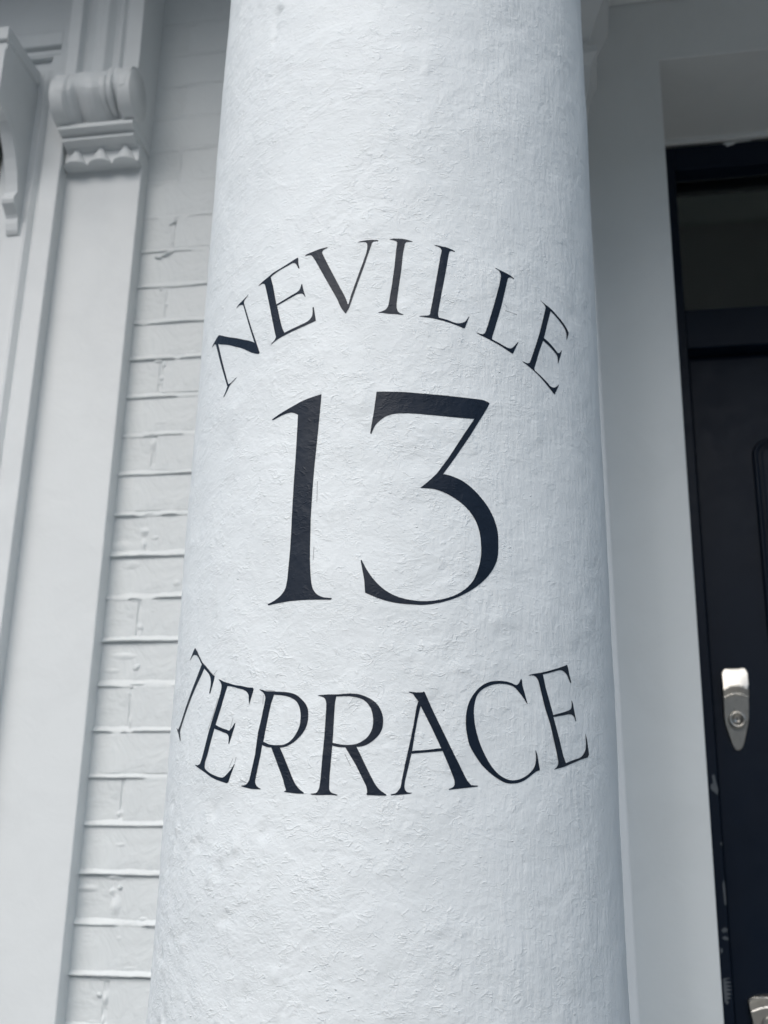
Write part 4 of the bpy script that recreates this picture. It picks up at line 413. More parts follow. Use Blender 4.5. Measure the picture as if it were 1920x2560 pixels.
# soft squeezes of mortar and old paint where joints meet
sq = random.Random(3)
bmq = bmesh.new()
def squeeze(x, z, w_, h_, d_):
    off = Vector((x * 37, 2.0, z * 41)); N = 10; grid = []
    for jj in range(N + 1):
        for ii in range(N + 1):
            p, q = (ii / N - 0.5) * 4.4, (jj / N - 0.5) * 4.4
            wob = 1 + 0.45 * noise.noise(Vector((p * 0.8, q * 0.8, 0)) + off)
            y = WALL_Y + 0.0019 - (d_ + 0.0012) * math.exp(-(p * p + q * q) * 0.5 * wob) * wob
            grid.append(bmq.verts.new((x + p * w_ * 0.62, y, z + q * h_ * 0.62)))
    for jj in range(N):
        for ii in range(N):
            a = jj * (N + 1) + ii; bmq.faces.new((grid[a], grid[a + 1], grid[a + N + 2], grid[a + N + 1]))
for n in range(-4, 31):
    ztop = Z0 - DZ * n; s_ = 1.0 if ztop < 2.5 else 0.6
    if ztop < 0.5: continue
    for off in (-0.760, -0.535) if n % 2 == 0 else (-0.8725, -0.6475):
        for k in range(2): squeeze(off + sq.uniform(-0.006, 0.006), ztop - sq.uniform(0.008, 0.068), sq.uniform(0.004, 0.009), sq.uniform(0.006, 0.016), s_ * sq.uniform(0.0018, 0.0036))
        squeeze(off + sq.uniform(-0.012, 0.012), ztop + sq.uniform(-0.004, 0.003), sq.uniform(0.010, 0.022), sq.uniform(0.004, 0.008), s_ * sq.uniform(0.002, 0.0048))
    for k in range(2): squeeze(sq.uniform(-0.815, -0.68), ztop - sq.uniform(0.010, 0.068), sq.uniform(0.008, 0.026), sq.uniform(0.004, 0.009), s_ * sq.uniform(0.0013, 0.0019))
adopt(from_bm('mortar_squeeze', bmq, BRICKP, None, True, kind='stuff'), bw)
# lumps of old filler standing on the bricks
for (x, z, w, h, d, a) in ((-0.768, 2.697, 0.030, 0.007, 0.0065, 0.45), (-0.786, 2.690, 0.016, 0.006, 0.006, -0.2), (-0.760, 2.765, 0.020, 0.006, 0.005, 0.5),
                           (-0.774, 2.622, 0.010, 0.008, 0.003, 0.4), (-0.752, 1.553, 0.008, 0.007, 0.003, 0.0), (-0.77, 1.395, 0.008, 0.008, 0.0035, 0.0), (-0.757, 1.905, 0.012, 0.010, 0.003, 0.8)):
    bm = bmesh.new(); bmesh.ops.create_icosphere(bm, subdivisions=3, radius=1.0)
    for v in bm.verts:
        q = v.co * (1 + 0.35 * noise.noise(v.co * 1.7 + Vector((x * 90, 0, z * 90))))
        xx = q.x * w / 2; zz = q.z * h / 2
        v.co = Vector((x + xx * math.cos(a) - zz * math.sin(a), WALL_Y + 0.001 + q.y * d, z + xx * math.sin(a) + zz * math.cos(a)))
    adopt(from_bm('filler_lump', bm, BRICKP, None, True), bw)

# ------------------------------------------------------------------ left pilaster with carved scroll console
PX0, PX1 = -0.974, -0.8217
sp = thing('scroll_pilaster', ((PX0 + PX1) / 2, 1.85, 0.0), 'white pilaster with a carved scroll bracket at its top, left of the brick strip', 'pilaster')
bm = bmesh.new(); add_box(bm, PX0 - 0.01, PX1, 1.845, WALL_Y + 0.02, 0.0, 2.874, 0.0022, 2)
adopt(from_bm('shaft', bm, TRIM), sp)
# console: front surface as a height field
main = [(2.9405, 1.797), (2.943, 1.789), (2.949, 1.780), (2.957, 1.770), (2.966, 1.760), (2.975, 1.752), (2.984, 1.7470), (2.994, 1.7462), (3.006, 1.7480),
        (3.018, 1.7525), (3.028, 1.7590), (3.036, 1.7670), (3.042, 1.7750), (3.047, 1.7815), (3.052, 1.7835), (3.10, 1.7835), (3.25, 1.7780), (3.40, 1.768), (3.62, 1.740)]
groove = [(PX0, 0.0), (-0.9495, 0.0), (-0.9470, 0.0085), (-0.9440, 0.0115), (-0.9380, 0.0105), (-0.9300, 0.0070), (-0.9200, 0.0030), (-0.9100, 0.0012), (-0.9060, 0.0022), (-0.9030, 0.0012),
          (-0.8960, 0.0022), (-0.8900, 0.0065), (-0.8840, 0.0105), (-0.8755, 0.0118), (-0.8715, 0.0105), (-0.8695, 0.0025), (-0.8665, 0.0004), (-0.8630, 0.0004), (-0.8605, 0.0030), (-0.8590, 0.0055), (-0.8565, 0.0055), (-0.8545, 0.0012), (-0.8525, 0.0), (PX1, 0.0)]
lobes = [(PX0, 0.006), (-0.968, 0.001), (-0.955, 0.0), (-0.940, 0.004), (-0.932, 0.014), (-0.922, 0.008), (-0.905, 0.001), (-0.893, 0.0), (-0.880, 0.004), (-0.868, 0.012), (-0.858, 0.014), (-0.850, 0.006), (-0.838, 0.0), (-0.828, 0.001), (PX1, 0.006)]
NX = 96
zs = [2.9405 + 0.002 * i for i in range(66)] + [3.0725 + 0.012 * i for i in range(1, 46)]
vs, fs = [], []
for z in zs:
    t = min(1.0, max(0.0, (z - 3.036) / 0.022)); t = t * t * (3 - 2 * t)
    sc = min(1.0, max(0.0, (z - 2.93) / 0.02))
    for i in range(NX + 1):
        x = PX0 + (PX1 - PX0) * i / NX
        dz = lerp_prof(lobes, x) * (1 - t) * 1.25
        zz = max(z - dz, 2.9405) if z < 3.0 else z - dz
        y = lerp_prof(main, zz)
        gsc = 0.35 + 1.15 * t
        y += lerp_prof(groove, x) * gsc * sc
        if z < 3.05: y -= 0.009 * min(1.0, (z - 2.9405) / 0.012) * (1 - t) * (1 - lerp_prof(lobes, x) / 0.014) - 0.004 * (1 - t)
        vs.append((x, y, z))
w = NX + 1
for j in range(len(zs) - 1):
    for i in range(NX):
        a = j * w + i; fs.append((a, a + 1, a + w + 1, a + w))
front_n = len(vs)
# side faces back to the wall and the underside
for side in (0, NX):
    base = len(vs)
    for j, z in enumerate(zs): vs.append((vs[j * w + side][0], 1.895, z))
    for j in range(len(zs) - 1):
        a, b = j * w + side, (j + 1) * w + side
        q = (a, b, base + j + 1, base + j); fs.append(q if side == 0 else q[::-1])
b0 = len(vs)
for i in range(w): vs.append((vs[i][0], 1.895, zs[0]))
for i in range(NX): fs.append((i + 1, i, b0 + i, b0 + i + 1))
con = from_py('console', vs, fs, TRIM, None, False); adopt(con, sp)
con.data.polygons.foreach_set('use_smooth', [k < NX * (len(zs) - 1) for k in range(len(con.data.polygons))])
# volute cheeks standing a little wide of the console at the scroll
for xa, xb, ry, rz, cz in ((PX1 - 0.0210, PX1 + 0.0030, 0.0465, 0.0500, 2.992), (PX0 - 0.0050, PX0 + 0.0215, 0.0470, 0.0500, 2.991),
                          (-0.8785, -0.8700, 0.0455, 0.0400, 2.996), (-0.8665, -0.8580, 0.0455, 0.0400, 2.996)):
    bm = bmesh.new(); ring = []
    for k in range(48):
        a = 2 * math.pi * k / 48
        ring.append((1.7895 + ry * math.cos(a) * (1.0 if math.cos(a) < 0 else 0.9), cz + rz * math.sin(a)))
    add_extrude(bm, ring, lambda p: (xa, p[0], p[1]), lambda p: (xb, p[0], p[1]))
    bmesh.ops.bevel(bm, geom=[e for e in bm.edges if abs(e.verts[0].co.x - e.verts[1].co.x) < 1e-6], offset=min(0.0045, (xb - xa) * 0.4), segments=3, affect='EDGES', profile=0.5)
    o = from_bm('volute', bm, TRIM, None, True); adopt(o, sp)
def molding(name, prof, x0, x1, mat, root, back=1.895):
    """horizontal run with a front profile of (y, z) points, returned at both ends"""
    bm = bmesh.new(); poly = list(prof) + [(back, prof[-1][1]), (back, prof[0][1])]
    add_extrude(bm, poly, lambda p: (x0, p[0], p[1]), lambda p: (x1, p[0], p[1]))
    return adopt(from_bm(name, bm, mat), root)
molding('fillet', [(1.7960, 2.9425), (1.7880, 2.9405), (1.7835, 2.9310), (1.7828, 2.9275), (1.7890, 2.9255), (1.7980, 2.9240), (1.8060, 2.9205)], PX0 + 0.002, PX1 - 0.001, TRIM, sp)
molding('fillet', [(1.8055, 2.9200), (1.7995, 2.9185), (1.7985, 2.9120), (1.8060, 2.9098), (1.8170, 2.9075), (1.8230, 2.9030)], PX0 + 0.005, PX1 - 0.004, TRIM, sp)
bm = bmesh.new(); add_box(bm, PX0 + 0.003, PX1 - 0.001, 1.8265, 1.893, 2.8745, 2.9055)
adopt(from_bm('neck', bm, TRIM), sp)
# three carved drops: bells, narrow above and wide below
for cx in (-0.9475, -0.8980, -0.8485):
    bm = bmesh.new(); rows = []
    for j in range(13):
        t = j / 12; z = 2.909 - 0.038 * t
        hw = 0.0060 + 0.0187 * t ** 1.25; dp = 0.011 + 0.0135 * t ** 0.8
        rows.append([bm.verts.new((cx - hw * math.cos(math.pi * k / 18), 1.832 - dp * math.sin(math.pi * k / 18) ** 0.85, z)) for k in range(19)])
    for a, b in zip(rows, rows[1:]):
        for k in range(18): bm.faces.new((a[k], a[k + 1], b[k + 1], b[k]))
    last = rows[-1]; bk = [bm.verts.new((v.co.x, 1.893, v.co.z)) for v in last]
    for k in range(18): bm.faces.new((last[k], last[k + 1], bk[k + 1], bk[k]))
    o = from_bm('drop', bm, TRIM); adopt(o, sp)
    o.data.polygons.foreach_set('use_smooth', [k < 18 * 12 for k in range(len(o.data.polygons))])

# ------------------------------------------------------------------ window surround and hood at the far left
wn = thing('window', (-1.35, 1.83, 0.6), 'white window surround with a small bracketed hood at the far left edge', 'window')
arch = [(-0.9745, 1.90), (-0.9745, 1.8155), (-0.9760, 1.8140), (-1.0100, 1.8140), (-1.0120, 1.8155), (-1.0140, 1.8235), (-1.0180, 1.8290), (-1.0225, 1.8295), (-1.0250, 1.8245), (-1.0300, 1.8185), (-1.0345, 1.8195),
        (-1.0385, 1.8245), (-1.0470, 1.8240), (-1.0780, 1.8240), (-1.0780, 1.90)]
bm = bmesh.new(); add_extrude(bm, arch, lambda p: (p[0], p[1], 0.0), lambda p: (p[0], p[1], 3.045))
add_extrude(bm, arch, lambda p: (p[0], p[1], 3.0451), lambda p: (p[0], min(p[1], 1.8146) if p[1] < 1.88 else p[1], 3.0958))
adopt(from_bm('architrave', bm, TRIM), wn)
# head of the surround with a slot and an arched sinking
X0h, X1h = -1.75, -1.0045
molding('head', [(1.8240, 3.146), (1.8145, 3.1455), (1.8140, 3.143), (1.8140, 3.1352), (1.8160, 3.1340)], X0h, X1h, TRIM, wn, 1.90)
molding('head', [(1.8215, 3.200), (1.8150, 3.192), (1.8140, 3.188), (1.8140, 3.1585), (1.8165, 3.1570)], X0h, X1h, TRIM, wn, 1.90)
bm = bmesh.new(); add_box(bm, X0h, X1h, 1.8290, 1.899, 3.1464, 3.1568); adopt(from_bm('slot', bm, TRIM), wn)
bm = bmesh.new(); add_box(bm, X1h + 0.0002, PX0 - 0.0004, 1.8140, 1.90, 3.0960, 3.62, 0.001); adopt(from_bm('stile', bm, TRIM), wn)
bm = bmesh.new(); add_box(bm, X0h, X1h, 1.8225, 1.899, 3.2005, 3.62); adopt(from_bm('frieze', bm, TRIM), wn)
sink = [(-1.0185, 3.1295), (-1.0205, 3.118), (-1.0235, 3.108), (-1.031, 3.101), (-1.040, 3.0985), (-1.052, 3.098), (-1.075, 3.1295)]
plate('spandrel', [[(X0h, 3.0960), (X1h, 3.0960), (X1h, 3.1336), (X0h, 3.1336)], sink], lambda x, z, d: (x, 1.8146 + d, z), 0.020, TRIM, wn).matrix_parent_inverse = Matrix.Translation(wn.location).inverted()
bm = bmesh.new(); add_box(bm, -1.10, -1.0175, 1.8265, 1.834, 3.0965, 3.1330); adopt(from_bm('spandrel_back', bm, TRIM), wn)
# hood: board on brackets
HX = -1.046
hood = box('hood', (-1.72, HX + 0.0025, 1.683, 1.847, 3.0660, 3.0945), TRIM, None, 0.0015); adopt(hood, wn)
def kid(o, part):      # sub-part of a part that sits in world coordinates
    o.parent = part; o.matrix_parent_inverse = part.matrix_parent_inverse.inverted() @ Matrix.Identity(4)
    o.matrix_parent_inverse = Matrix.Identity(4)
    return o
brk = [(1.847, 3.0655), (1.6905, 3.0655), (1.6905, 3.0480), (1.6850, 3.0460), (1.6850, 2.9350), (1.6900, 2.9290), (1.7000, 2.9270), (1.7150, 2.9255), (1.7320, 2.9190), (1.7480, 2.9050), (1.7630, 2.8850), (1.7750, 2.8660), (1.7850, 2.8450),
       (1.7930, 2.8220), (1.7970, 2.8060), (1.7930, 2.7990), (1.7880, 2.7920), (1.7870, 2.7850), (1.7900, 2.7780), (1.7980, 2.7720), (1.8080, 2.7640), (1.8120, 2.7580), (1.8130, 2.7480), (1.8160, 2.7350), (1.8200, 2.7285), (1.847, 2.7270)]
for xr in (HX, -1.69):
    bm = bmesh.new(); add_extrude(bm, brk, lambda p: (xr, p[0], p[1]), lambda p: (xr - 0.0245, p[0], p[1]))
    kid(from_bm('bracket', bm, TRIM), hood)
bm = bmesh.new(); add_box(bm, -1.688, HX - 0.026, 1.6870, 1.700, 2.985, 3.0455, 0.001); kid(from_bm('fascia', bm, TRIM), hood)
# sash: frame, pane, room behind
bm = bmesh.new()
add_box(bm, -1.115, -1.0785, 1.845, 1.90, 0.9, 3.095); add_box(bm, -1.70, -1.1155, 1.845, 1.90, 3.03, 3.095); add_box(bm, -1.70, -1.1155, 1.845, 1.90, 2.752, 2.792, 0.003); add_box(bm, -1.70, -1.1155, 1.852, 1.90, 0.9, 2.735, 0.002)
adopt(from_bm('sash_frame', bm, TRIM), wn)
bm = bmesh.new(); add_box(bm, -1.70, -1.1152, 1.880, 1.884, 2.7925, 3.0295); adopt(from_bm('pane', bm, GLASS), wn)
bm = bmesh.new(); add_box(bm, -1.75, -1.08, 1.960, 1.975, 0.9, 3.10); adopt(from_bm('curtain', bm, ROOM), wn)

# ------------------------------------------------------------------ porch wall with the door opening
DX0, DX1, DZT = 0.1585, 1.075, 3.031
pw = thing('porch_wall', (0.6, WALL_Y, 0.42), 'smooth white rendered wall around the dark front door', 'wall')
bm = bmesh.new(); add_box(bm, -0.404, DX0, WALL_Y, 2.45, 0.421, 3.55, 0.002); adopt(from_bm('left_pier', bm, RENDER), pw)
bm = bmesh.new(); add_box(bm, DX1, 2.2, WALL_Y, 2.45, 0.421, 3.55, 0.002); adopt(from_bm('right_pier', bm, RENDER), pw)
bm = bmesh.new(); add_box(bm, DX0 - 0.003, DX1 + 0.003, WALL_Y + 0.0006, 2.45, DZT, 3.55, 0.0015); adopt(from_bm('lintel', bm, RENDER), pw)
bm = bmesh.new(); add_box(bm, DX0 + 0.0005, DX1 - 0.0005, 2.1265, 2.139, 3.0225, DZT + 0.002, 0.003); adopt(from_bm('bead', bm, RENDER), pw)

# ------------------------------------------------------------------ flat pilaster behind the column
pp = thing('porch_pilaster', (-0.2, 1.84, 0.42), 'white flat pilaster half hidden behind the right side of the round column', 'pilaster')
AY = 1.80
def pil_x(z): return 0.0612 - 0.0146 * z      # slight taper
bm = bmesh.new()
a = [bm.verts.new(c) for c in ((-0.45, AY, 0.42), (pil_x(0.42), AY, 0.42), (pil_x(0.42), WALL_Y - 0.0003, 0.42), (-0.45, WALL_Y - 0.0003, 0.42))]
b = [bm.verts.new(c) for c in ((-0.43, AY, 2.90), (pil_x(2.90), AY, 2.90), (pil_x(2.90), WALL_Y - 0.0003, 2.90), (-0.43, WALL_Y - 0.0003, 2.90))]
for q in ((a[0], a[1], b[1], b[0]), (a[1], a[2], b[2], b[1]), (a[3], a[0], b[0], b[3])): bm.faces.new(q)
bm.edges.ensure_lookup_table()
bmesh.ops.bevel(bm, geom=[e for e in bm.edges if len(e.link_faces) == 2], offset=0.0016, segments=2, affect='EDGES')
o = from_bm('shaft', bm, LIT_WHITE); adopt(o, pp)
def cap_ring(name, prof, root):
    """moulded cap: (projection, z) profile taken round three sides of the pilaster"""
    bm = bmesh.new(); rows = []
    for pr, z in prof:
        rows.append([bm.verts.new(c) for c in ((-0.43 - pr, WALL_Y - 0.0002, z), (-0.43 - pr, AY - pr, z), (pil_x(2.9) + pr, AY - pr, z), (pil_x(2.9) + pr, WALL_Y - 0.0002, z))])
    for p, q in zip(rows, rows[1:]):
        for k in range(3): bm.faces.new((p[k], p[k + 1], q[k + 1], q[k]))
    bm.faces.new(rows[-1]); bm.faces.new(rows[0][::-1])
    return adopt(from_bm(name, bm, TRIM), root)
cap_ring('capital', [(0.0, 2.888), (0.003, 2.897), (0.0065, 2.915), (0.010, 2.935), (0.0145, 2.958), (0.0225, 2.972), (0.0245, 2.976), (0.0245, 2.990), (0.022, 2.993)], pp)
cap_ring('cornice', [(0.010, 2.9935), (0.010, 3.012), (0.014, 3.018), (0.020, 3.034), (0.030, 3.056), (0.042, 3.080), (0.050, 3.096), (0.050, 3.1085), (0.046, 3.1595)], pp)

# ------------------------------------------------------------------ porch roof: ceiling, entablature, balcony above
pr_ = thing('porch_canopy', (0.6, 1.3, 3.16), 'white porch ceiling above the front door, at the top right', 'canopy')
def rbox(name, b, mat=TRIM, bev=0.004): return adopt(box(name, b, mat, None, bev), pr_)
rbox('ceiling', (-0.46, 1.87, 1.031, 1.8795, 3.162, 3.22), RENDER)
rbox('beam', (-0.47, 1.88, 0.978, 1.030, 3.112, 3.50)); 
rbox('beam', (-0.470, -0.4605, 1.0305, 1.879, 3.112, 3.50)); rbox('beam', (1.8705, 1.88, 1.0305, 1.879, 3.112, 3.50))
rbox('cornice', (-0.52, 1.93, 0.930, 1.8795, 3.502, 3.618))
bal = thing('balcony', (0.0, 1.5, 3.62), 'white balcony slab carried by the scroll bracket, above the frame', 'balcony')
adopt(box('slab', (-2.6, 2.6, 1.00, 1.8795, 3.621, 3.76), TRIM, None, 0.006), bal)

# ------------------------------------------------------------------ front door
fd = thing('front_door', (0.6, 2.16, 0.42), 'dark navy front door with a fanlight and steel locks, right of the column', 'door')
def dbox(name, b, mat=NAVY, bev=0.0015, parent=None):
    o = box(name, b, mat, None, bev); adopt(o, fd); return o
JX = 0.197
dbox('jamb', (DX0 + 0.0006, JX, 2.1395, 2.24, 0.4215, 3.0205)); dbox('jamb', (1.037, DX1 - 0.0006, 2.1395, 2.24, 0.4215, 3.0205))
dbox('head', (JX + 0.0002, 1.0368, 2.1400, 2.24, 2.966, 3.0205))
dbox('transom', (JX + 0.0002, 1.0368, 2.1420, 2.24, 2.566, 2.648, 0.002) if False else (JX + 0.0002, 1.0368, 2.1420, 2.24, 2.566, 2.648))
fl = dbox('fanlight', (JX + 0.0004, 1.0365, 2.1800, 2.1840, 2.6482, 2.9658), GLASS, 0)
leaf = dbox('door_leaf', (JX + 0.0035, 1.034, 2.1750, 2.222, 0.428, 2.562), NAVY, 0.002)
DY = 2.1750
# panel mouldings: rounded rectangles swept with a small ogee
def panel(x0, x1, z0, z1, rad, parent):
    path = []
    for cx, cz, a0 in ((x1 - rad, z1 - rad, 0), (x0 + rad, z1 - rad, 90), (x0 + rad, z0 + rad, 180), (x1 - rad, z0 + rad, 270)):
        for k in range(9):
            a = R(a0 + 90 * k / 8); path.append((cx + rad * math.cos(a), cz + rad * math.sin(a), math.cos(a), math.sin(a)))
    prof = [(0.0, 0.0015), (-0.002, -0.0050), (-0.006, -0.0075), (-0.010, -0.0050), (-0.0125, 0.0005), (-0.0150, -0.0020), (-0.0180, -0.0020), (-0.022, 0.0015)]
    bm = bmesh.new(); rows = [[bm.verts.new((x + nx * d, DY + y, z + nz * d)) for d, y in prof] for x, z, nx, nz in path]
    n = len(rows)
    for i in range(n):
        p, q = rows[i], rows[(i + 1) % n]
        for k in range(len(prof) - 1): bm.faces.new((p[k], q[k], q[k + 1], p[k + 1]))
    o = from_bm('panel_moulding', bm, NAVY, None, True); kid(o, parent); return o
panel(0.303, 0.935, 1.42, 2.385, 0.034, leaf); panel(0.303, 0.935, 0.62, 1.20, 0.034, leaf)
# hall behind the fanlight
bm = bmesh.new()
for b in ((-0.2, -0.15, 2.451, 4.5, 0.42, 3.3), (1.5, 1.55, 2.451, 4.5, 0.42, 3.3), (-0.149, 1.499, 4.45, 4.5, 0.42, 3.3), (-0.149, 1.499, 2.452, 4.449, 3.25, 3.3), (-0.149, 1.499, 2.452, 4.449, 0.40, 0.43)): add_box(bm, *b)
hall = from_bm('hall', bm, HALL, kind='structure')
# upper cylinder pull
# upper lock: plate with a bent-out top lip, key cylinder
plate_pts = [(0.2251, 1.9463), (0.258, 1.9472), (0.2618, 1.9435), (0.2631, 1.9335), (0.2621, 1.9122), (0.2594, 1.8596), (0.2563, 1.8457), (0.2489, 1.8181), (0.2448, 1.8085), (0.2405, 1.8051), (0.2365, 1.8045), (0.2326, 1.8065), (0.2291, 1.8134), (0.22, 1.846), (0.2181, 1.8579), (0.2186, 1.9128), (0.2189, 1.9356), (0.2207, 1.9427)]
def lock_surface(x, z):
    """how far the pressed plate stands off the door: flat below, swelling out to a lip near the top"""
    zl = 1.9075 + 0.007 - 0.007 * ((x - 0.2405) / 0.021) ** 2       # arched lip line
    base = 0.0032 + 0.0085 * max(0.0, min(1.0, (z - 1.805) / 0.105))
    if z > zl: return 0.0070 + 0.0082 * max(0.0, (1.9475 - z) / (1.9475 - zl)) ** 0.9
    if z > zl - 0.0125: return base + 0.0080 * ((z - (zl - 0.0125)) / 0.0125) ** 1.0 * 0.62
    if z > zl - 0.0155: return base + 0.0022 * math.sin(math.pi * (zl - 0.0125 - z) / 0.003)
    return base
bm = fill2d([[p for p in plate_pts]], 0.0021, 0.0015)
for v in bm.verts:
    x, z = v.co.x, v.co.y
    v.co = (x, DY - lock_surface(x, z), z)
bound = [e for e in bm.edges if len(e.link_faces) == 1]
r = bmesh.ops.extrude_edge_only(bm, edges=bound)
for v in [g_ for g_ in r['geom'] if isinstance(g_, bmesh.types.BMVert)]:
    cx, cz = 0.2405, 1.88
    v.co = (v.co.x + (v.co.x - cx) * 0.035, DY + 0.001, v.co.z + (v.co.z - cz) * 0.008)
lock = from_bm('lock_plate', bm, STEEL, None, True); adopt(lock, fd)
bm = bmesh.new(); add_lathe(bm, [(0.0145, 0.0), (0.0150, 0.003), (0.0148, 0.0052), (0.0135, 0.0068), (0.0118, 0.0072), (0.0100, 0.0066), (0.0086, 0.0045), (0.0078, 0.0010), (0.0001, 0.0006)], 0, 0, 40)
for v in bm.verts: v.co = (0.2395 + v.co.x, DY - 0.0070 - v.co.z, 1.8560 + v.co.y)
kid(from_bm('lock_cylinder', bm, STEEL, None, True), lock)
bm = bmesh.new(); add_box(bm, 0.2387, 0.2403, DY - 0.0082, DY - 0.0076, 1.8500, 1.8612)
kid(from_bm('keyhole', bm, NAVY), lock)
def lettering(parent, text, cx, zbase, size, yfun, mat):
    cu = bpy.data.curves.new('lettering', 'FONT'); cu.body = text; cu.size = size; cu.align_x = 'CENTER'; cu.extrude = 0.0; cu.resolution_u = 3
    t = bpy.data.objects.new('lettering_source', cu); COL.objects.link(t)
    dg = bpy.context.evaluated_depsgraph_get(); me = bpy.data.meshes.new_from_object(t.evaluated_get(dg))
    bpy.data.objects.remove(t, do_unlink=True)
    me.name = 'lettering'
    for v in me.vertices:
        x, z = v.co.x, v.co.y
        X = cx + x; Zz = zbase(X) + z
        v.co = (X, yfun(X, Zz), Zz)
    me.materials.clear()
    kid(link('lettering', me, mat), parent)
lettering(lock, 'BANHAM', 0.2408, lambda x: 1.8985 - 0.007 * ((x - 0.2405) / 0.021) ** 2, 0.0092, lambda x, z: DY - lock_surface(x, z) - 0.0005, STEEL)
# lower lock: deadlock pull with an arched hood, cut by the frame's corner
LX = 0.2560; LZ = 1.4125
out2 = []
for k in range(17):
    a = math.pi * k / 16
    out2.append((LX - 0.0335 * math.cos(a), LZ - 0.012 + 0.012 * math.sin(a)))
out2 += [(LX + 0.0270, 1.36), (LX + 0.022, 1.335), (LX + 0.012, 1.322), (LX - 0.012, 1.322), (LX - 0.022, 1.335), (LX - 0.0270, 1.36)]
def hood_y(x, z):
    zl = LZ - 0.0042 - 0.0095 * ((x - LX) / 0.0335) ** 2
    if z > zl: return 0.004 + 0.0155 * max(0.0, min(1.0, (LZ + 0.001 - z) / 0.006))
    if z > zl - 0.0150: return 0.0180 - 0.004 * (zl - z) / 0.015
    return 0.0030 + 0.0130 * max(0.0, (z - 1.322) / (zl - 0.015 - 1.322))
bm = fill2d([out2], 0.002, 0.0015)
for v in bm.verts: v.co = (v.co.x, DY - hood_y(v.co.x, v.co.y), v.co.y)
bound = [e for e in bm.edges if len(e.link_faces) == 1]
r = bmesh.ops.extrude_edge_only(bm, edges=bound)
for v in [g_ for g_ in r['geom'] if isinstance(g_, bmesh.types.BMVert)]: v.co.y = DY + 0.001
lock2 = from_bm('lock_plate', bm, STEEL, None, True); adopt(lock2, fd)
bm = bmesh.new(); add_lathe(bm, [(0.0145, 0.0), (0.0150, 0.004), (0.0140, 0.0062), (0.0118, 0.0072), (0.0098, 0.0062), (0.0080, 0.0010), (0.0001, 0.0006)], 0, 0, 40)
for v in bm.verts: v.co = (LX + v.co.x, DY - 0.0085 - v.co.z, 1.366 + v.co.y)
kid(from_bm('lock_cylinder', bm, STEEL, None, True), lock2)
lettering(lock2, 'BANHAM', LX, lambda x: LZ - 0.0168 - 0.0095 * ((x - LX) / 0.0335) ** 2, 0.0092, lambda x, z: DY - hood_y(x, z) - 0.0006, STEEL)
# smears of white paint left on the frame
smears = [[(0.1879, 1.7579), (0.1919, 1.7592), (0.1937, 1.7465), (0.1967, 1.7332), (0.1942, 1.7252), (0.1899, 1.7299), (0.1849, 1.7338), (0.1842, 1.7418), (0.189, 1.7445)],
 [(0.1926, 1.581), (0.1953, 1.5880), (0.1965, 1.5798), (0.1968, 1.5529), (0.1964, 1.5485), (0.1941, 1.5484), (0.193, 1.5684)],
 [(0.1856, 1.5091), (0.1915, 1.5136), (0.1965, 1.5106), (0.1944, 1.5063), (0.1885, 1.5049)],
 [(0.186, 1.4968), (0.1907, 1.5), (0.1964, 1.4971), (0.1958, 1.494), (0.1902, 1.4938)],
 [(0.1823, 1.4802), (0.1856, 1.4815), (0.1858, 1.4754), (0.1825, 1.4729)],
 [(0.1836, 1.4353), (0.1960, 1.4367), (0.1850, 1.4322), (0.1965, 1.4300), (0.1858, 1.4265), (0.1966, 1.4240), (0.1862, 1.4215), (0.1962, 1.4183), (0.1864, 1.4155), (0.1957, 1.4121), (0.1868, 1.4090), (0.1943, 1.4063), (0.1863, 1.4030), (0.1903, 1.4003), (0.1869, 1.3958), (0.1836, 1.4), (0.1832, 1.4209)],
 [(0.1933, 1.6462), (0.1963, 1.6481), (0.1966, 1.6436), (0.1943, 1.6429)]]
for lp in smears:
    bm = fill2d([lp])
    for v in bm.verts: v.co = (v.co.x, 2.1391, v.co.y)
    adopt(from_bm('paint_smear', bm, SMEAR), fd)
ragged = [(0.30, 3.0215), (0.2927, 3.0180), (0.302, 3.0150), (0.3009, 3.0110), (0.315, 3.0150), (0.3196, 3.0185), (0.334, 3.0200), (0.35, 3.0203), (0.35, 3.0225)]
bm = fill2d([ragged])
for v in bm.verts: v.co = (v.co.x, 2.1385, v.co.y)
adopt(from_bm('paint_smear', bm, RENDER), fd)

# ------------------------------------------------------------------ the round column
AX, AYc = -0.20371, 1.19809
def rad(z): return 0.228666 - 0.0047151 * z
RR = 0.2205
def disp(th, z):
    p = Vector((math.sin(th) * RR, -math.cos(th) * RR, z))
    d = 0.0012 * noise.noise(p * 6.5) + 0.0006 * noise.noise(p * 17 + Vector((3, 1, 7))) + 0.00022 * noise.noise(p * 46 + Vector((9, 2, 5)))
    u = th * RR
    for (pu, pz, w_, h_, a_) in DENTS:
        q = ((u - pu) / w_) ** 2 + ((z - pz) / h_) ** 2
        if q < 6: d += a_ * math.exp(-q)
    return d
def dent(deg, z, w_, h_, a_): return (R(deg) * RR, z, w_, h_, a_)
DENTS = [dent(-29.5, 2.432, 0.005, 0.005, -0.0030), dent(-30.5, 2.421, 0.004, 0.005, -0.0026), dent(-30.2, 2.410, 0.004, 0.004, -0.0024), dent(-30.5, 2.396, 0.0045, 0.004, -0.0026), dent(-28.5, 2.442, 0.006, 0.004, 0.0024),
         dent(-32.5, 2.345, 0.003, 0.003, -0.0010), dent(18.6, 2.072, 0.0025, 0.0028, -0.0008), dent(15.5, 2.32, 0.003, 0.0045, 0.0014), dent(17.0, 2.318, 0.003, 0.003, -0.0007), dent(6.5, 2.215, 0.002, 0.002, -0.0008)]
rd = random.Random(5)
